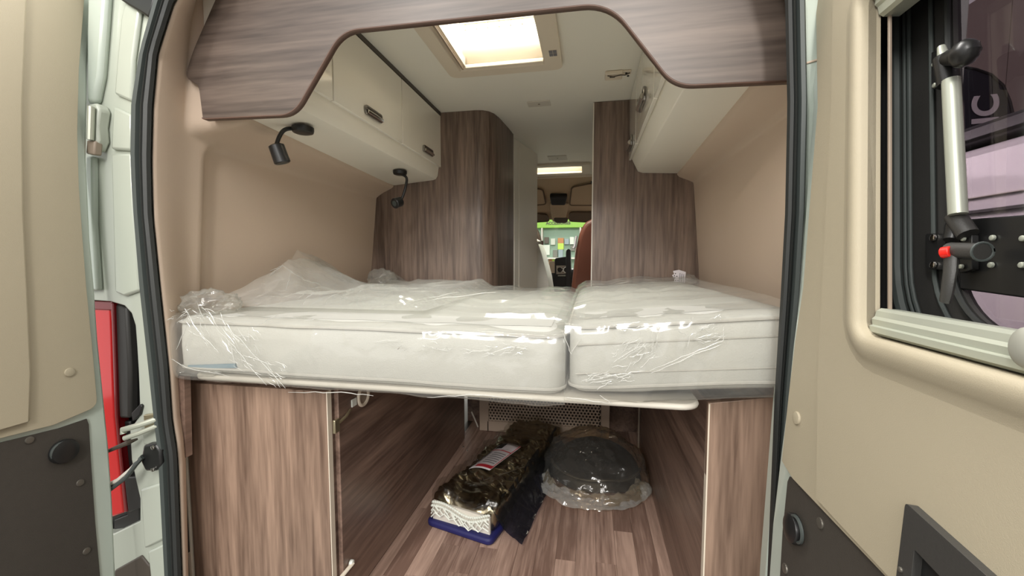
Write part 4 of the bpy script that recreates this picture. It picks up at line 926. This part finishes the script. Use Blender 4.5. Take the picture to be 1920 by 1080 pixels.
MB().box(-1.45, .6, 5.05, 5.5, -.9, -.12).build('dash_top', PLAST, t, bevel=.04)
MB().prism(roundpoly([PY(x, y, 4.95) for x, y in [(1040,484),(1070,480),(1074,560),(1034,560),(1036,520)]], .03), (0, .1, 0)).build('centre_console', PLUG, t, bevel=.01)
MB().prism(roundpoly([PY(x, y, 4.90) for x, y in [(1061,470),(1065,466),(1070,468),(1072,545),(1060,545)]], .03), (0, .06, 0)).build('gear_lever', PLUG, t, bevel=.012)
for x in (1050, 1062):
    c = PY(x, 506, 4.93); k_ = MB().disc(c, (0, -1, 0), .036, .02).build('knob', PLAST, t); MB().loop([c+Vector((math.cos(q)*.034, -.018, math.sin(q)*.034)) for q in [i*math.pi/8 for i in range(16)]], .006, 6).build('knob_ring', CHROME, k_)
MB().prism([PY(x, y, 4.94) for x, y in [(1043,498),(1070,498),(1070,514),(1043,514)]], (0, .01, 0)).build('control_panel', GREYP, t)
MB().prism([PY(x, y, 4.94) for x, y in [(1030,490),(1040,490),(1040,512),(1030,512)]], (0, .02, 0)).build('side_vent', CREAM, t)
MB().tube([PY(1046, 517, 4.93), PY(1062, 517, 4.93)], .008, 6).build('chrome_line', ALU, t)

# ================================================================ SHOP DISPLAY AHEAD OF THE VAN
def text_mesh(s, size, name, m, par, M, ext=.002):
    c = bpy.data.curves.new('txt', 'FONT'); c.body = s; c.size = size; c.extrude = ext; c.offset = size*.03; c.align_x = 'CENTER'; c.align_y = 'CENTER'
    o = bpy.data.objects.new('txt', c); COL.objects.link(o); dg_ = bpy.context.evaluated_depsgraph_get(); me = bpy.data.meshes.new_from_object(o.evaluated_get(dg_))
    mb = MB(); mb.add([M@v.co for v in me.vertices], [tuple(p.vertices) for p in me.polygons]); bpy.data.objects.remove(o)
    return mb.build(name, m, par, smooth=False)
t = thing('shop_display', 'pale green shop display wall under a lime green fascia, beyond the windscreen', 'display', (-.6, 9, -1.7))
MB().box(-2.2, .9, 9.1, 9.2, -1.7, 1.2).build('back_wall', TEAL, t)
sg = MB().box(-2.2, .9, 8.9, 9.1, .675, .86).build('fascia', GREEN, t, bevel=.005)
text_mesh('ACCESSORIES', .085, 'sign_lettering', EDGED, sg, Matrix.Translation((-.67, 8.895, .768))@Matrix.Rotation(math.pi/2, 4, 'X'))
for z in (.02, -.45): MB().box(-2.0, .8, 8.85, 9.1, z-.015, z+.015).build('shelf', WHITEM, t)
for x in (-1.02, -.20): MB().box(x-.015, x+.015, 8.9, 9.1, -1.7, .675).build('upright', GREYP, t)
pc = [(210,200,180),(90,80,70),(200,205,190),(190,220,90),(190,130,80),(150,165,170),(220,225,215),(120,120,110),(185,180,160),(160,170,150)]
items = [(-.93,.20,.07,.11,6),(-.93,.41,.05,.07,1),(-.91,-.06,.04,.06,8),(-.79,.38,.05,.07,2),(-.74,.12,.05,.08,7),(-.62,.40,.065,.06,4),(-.62,.28,.065,.07,3),(-.62,.12,.05,.09,5),(-.49,.38,.05,.06,5),(-.46,.14,.05,.07,9),(-.38,.40,.045,.08,6),(-.35,.24,.06,.06,7),(-.26,.16,.05,.08,8),(-.84,-.06,.04,.06,4),(-.76,-.06,.05,.06,3)]
cn = {6:'white',1:'dark brown',8:'pale tan',2:'light grey',7:'grey',4:'orange brown',3:'lime green',5:'blue grey',9:'sage'}
pos_ = ['upper left','top left','at the left end of the bottom shelf','top left of centre','left of centre','top centre','middle','lower centre','top right of centre','right of centre','top right','middle right','lower right','bottom shelf left','bottom shelf']
for (x, z, w, h, c), ps in zip(items, pos_):
    o = MB().box(x-w, x+w, 9.02, 9.08, z-h, z+h).build('packet', mat('packet_%s' % cn[c].replace(' ', '_'), pc[c if c < 10 else 0], .5), None, bevel=.006)
    tag(o, '%s packet hanging %s on the shop display' % (cn[c], ps), 'packet', 'packets on the shop display')
# ================================================================ HALL AND NEIGHBOUR VEHICLE (seen through the tinted window)
struct(MB().box(-6, 9, -7, 12, -1.80, -1.75).build('floor_2', CONC), 'grey hall floor outside the van')
hw = group_root('wall_hall', 'taupe panelled hall wall behind the neighbouring vehicle', (8, 2, -1.75))
for k in range(9): MB().box(8.0, 8.06, -6+k*2.0, -6+k*2.0+1.985, -1.75, 5.5).build('wall_panel', TAN, hw, bevel=.004)
t = thing('neighbour_van', 'white camper van parked beside, seen through the tinted door window', 'vehicle', (3.2, 3.0, -1.75))
MB().prism([(2.5, 1.0, z) for z in ()] or [(2.5, .9, -1.45), (2.5, 6.9, -1.45), (2.5, 6.9, .74), (2.5, .9, .74)], (2.0, 0, 0)).build('body', VANW, t, bevel=.06, seg=4)
MB().box(2.46, 2.52, 1.0, 6.8, .30, .318).build('side_groove', PLAST, t)
MB().box(2.47, 2.53, 1.0, 6.8, .40, .406).build('side_groove', GREYP, t)
MB().box(2.45, 2.53, 1.0, 6.8, .17, .25).build('side_trim', PLUG, t, bevel=.01)
MB().box(2.52, 4.4, 1.0, 6.8, .78, .90).build('roof_rack', PLUG, t, bevel=.03)
for Y in (1.9, 5.7):
    w_ = MB().tube([(2.48, Y, -1.40), (2.72, Y, -1.40)], .35, 28).build('wheel', PLUG, t)
t = thing('beach_flag', 'dark feather flag with white letters standing behind the neighbouring vehicle', 'flag', (4.3, 5.6, -1.75))
Yf = 5.6
fl_ = [PY(x, y, Yf) for x, y in [(1801,128),(1830,130),(1858,140),(1880,160),(1893,190),(1901,225),(1903,300),(1812,300),(1809,200)]]
MB().prism(fl_, (0, .01, 0)).build('flag_cloth', FLAGB, t)
MB().tube([fl_[0]+Vector((0, 0, .02)), fl_[1], fl_[2], fl_[3], fl_[4], fl_[5], fl_[6], (fl_[6].x, Yf, -1.75)], .015, 8).build('flag_pole', PLUG, t)
c = PY(1850, 205, Yf-.012)
text_mesh('IC', .34, 'flag_lettering', VANW, t, Matrix.Translation(c)@Matrix.Rotation(math.pi/2, 4, 'X')@Matrix.Rotation(math.pi/2+.05, 4, 'Z')@Matrix.Diagonal((1, 1, 1, 1)))
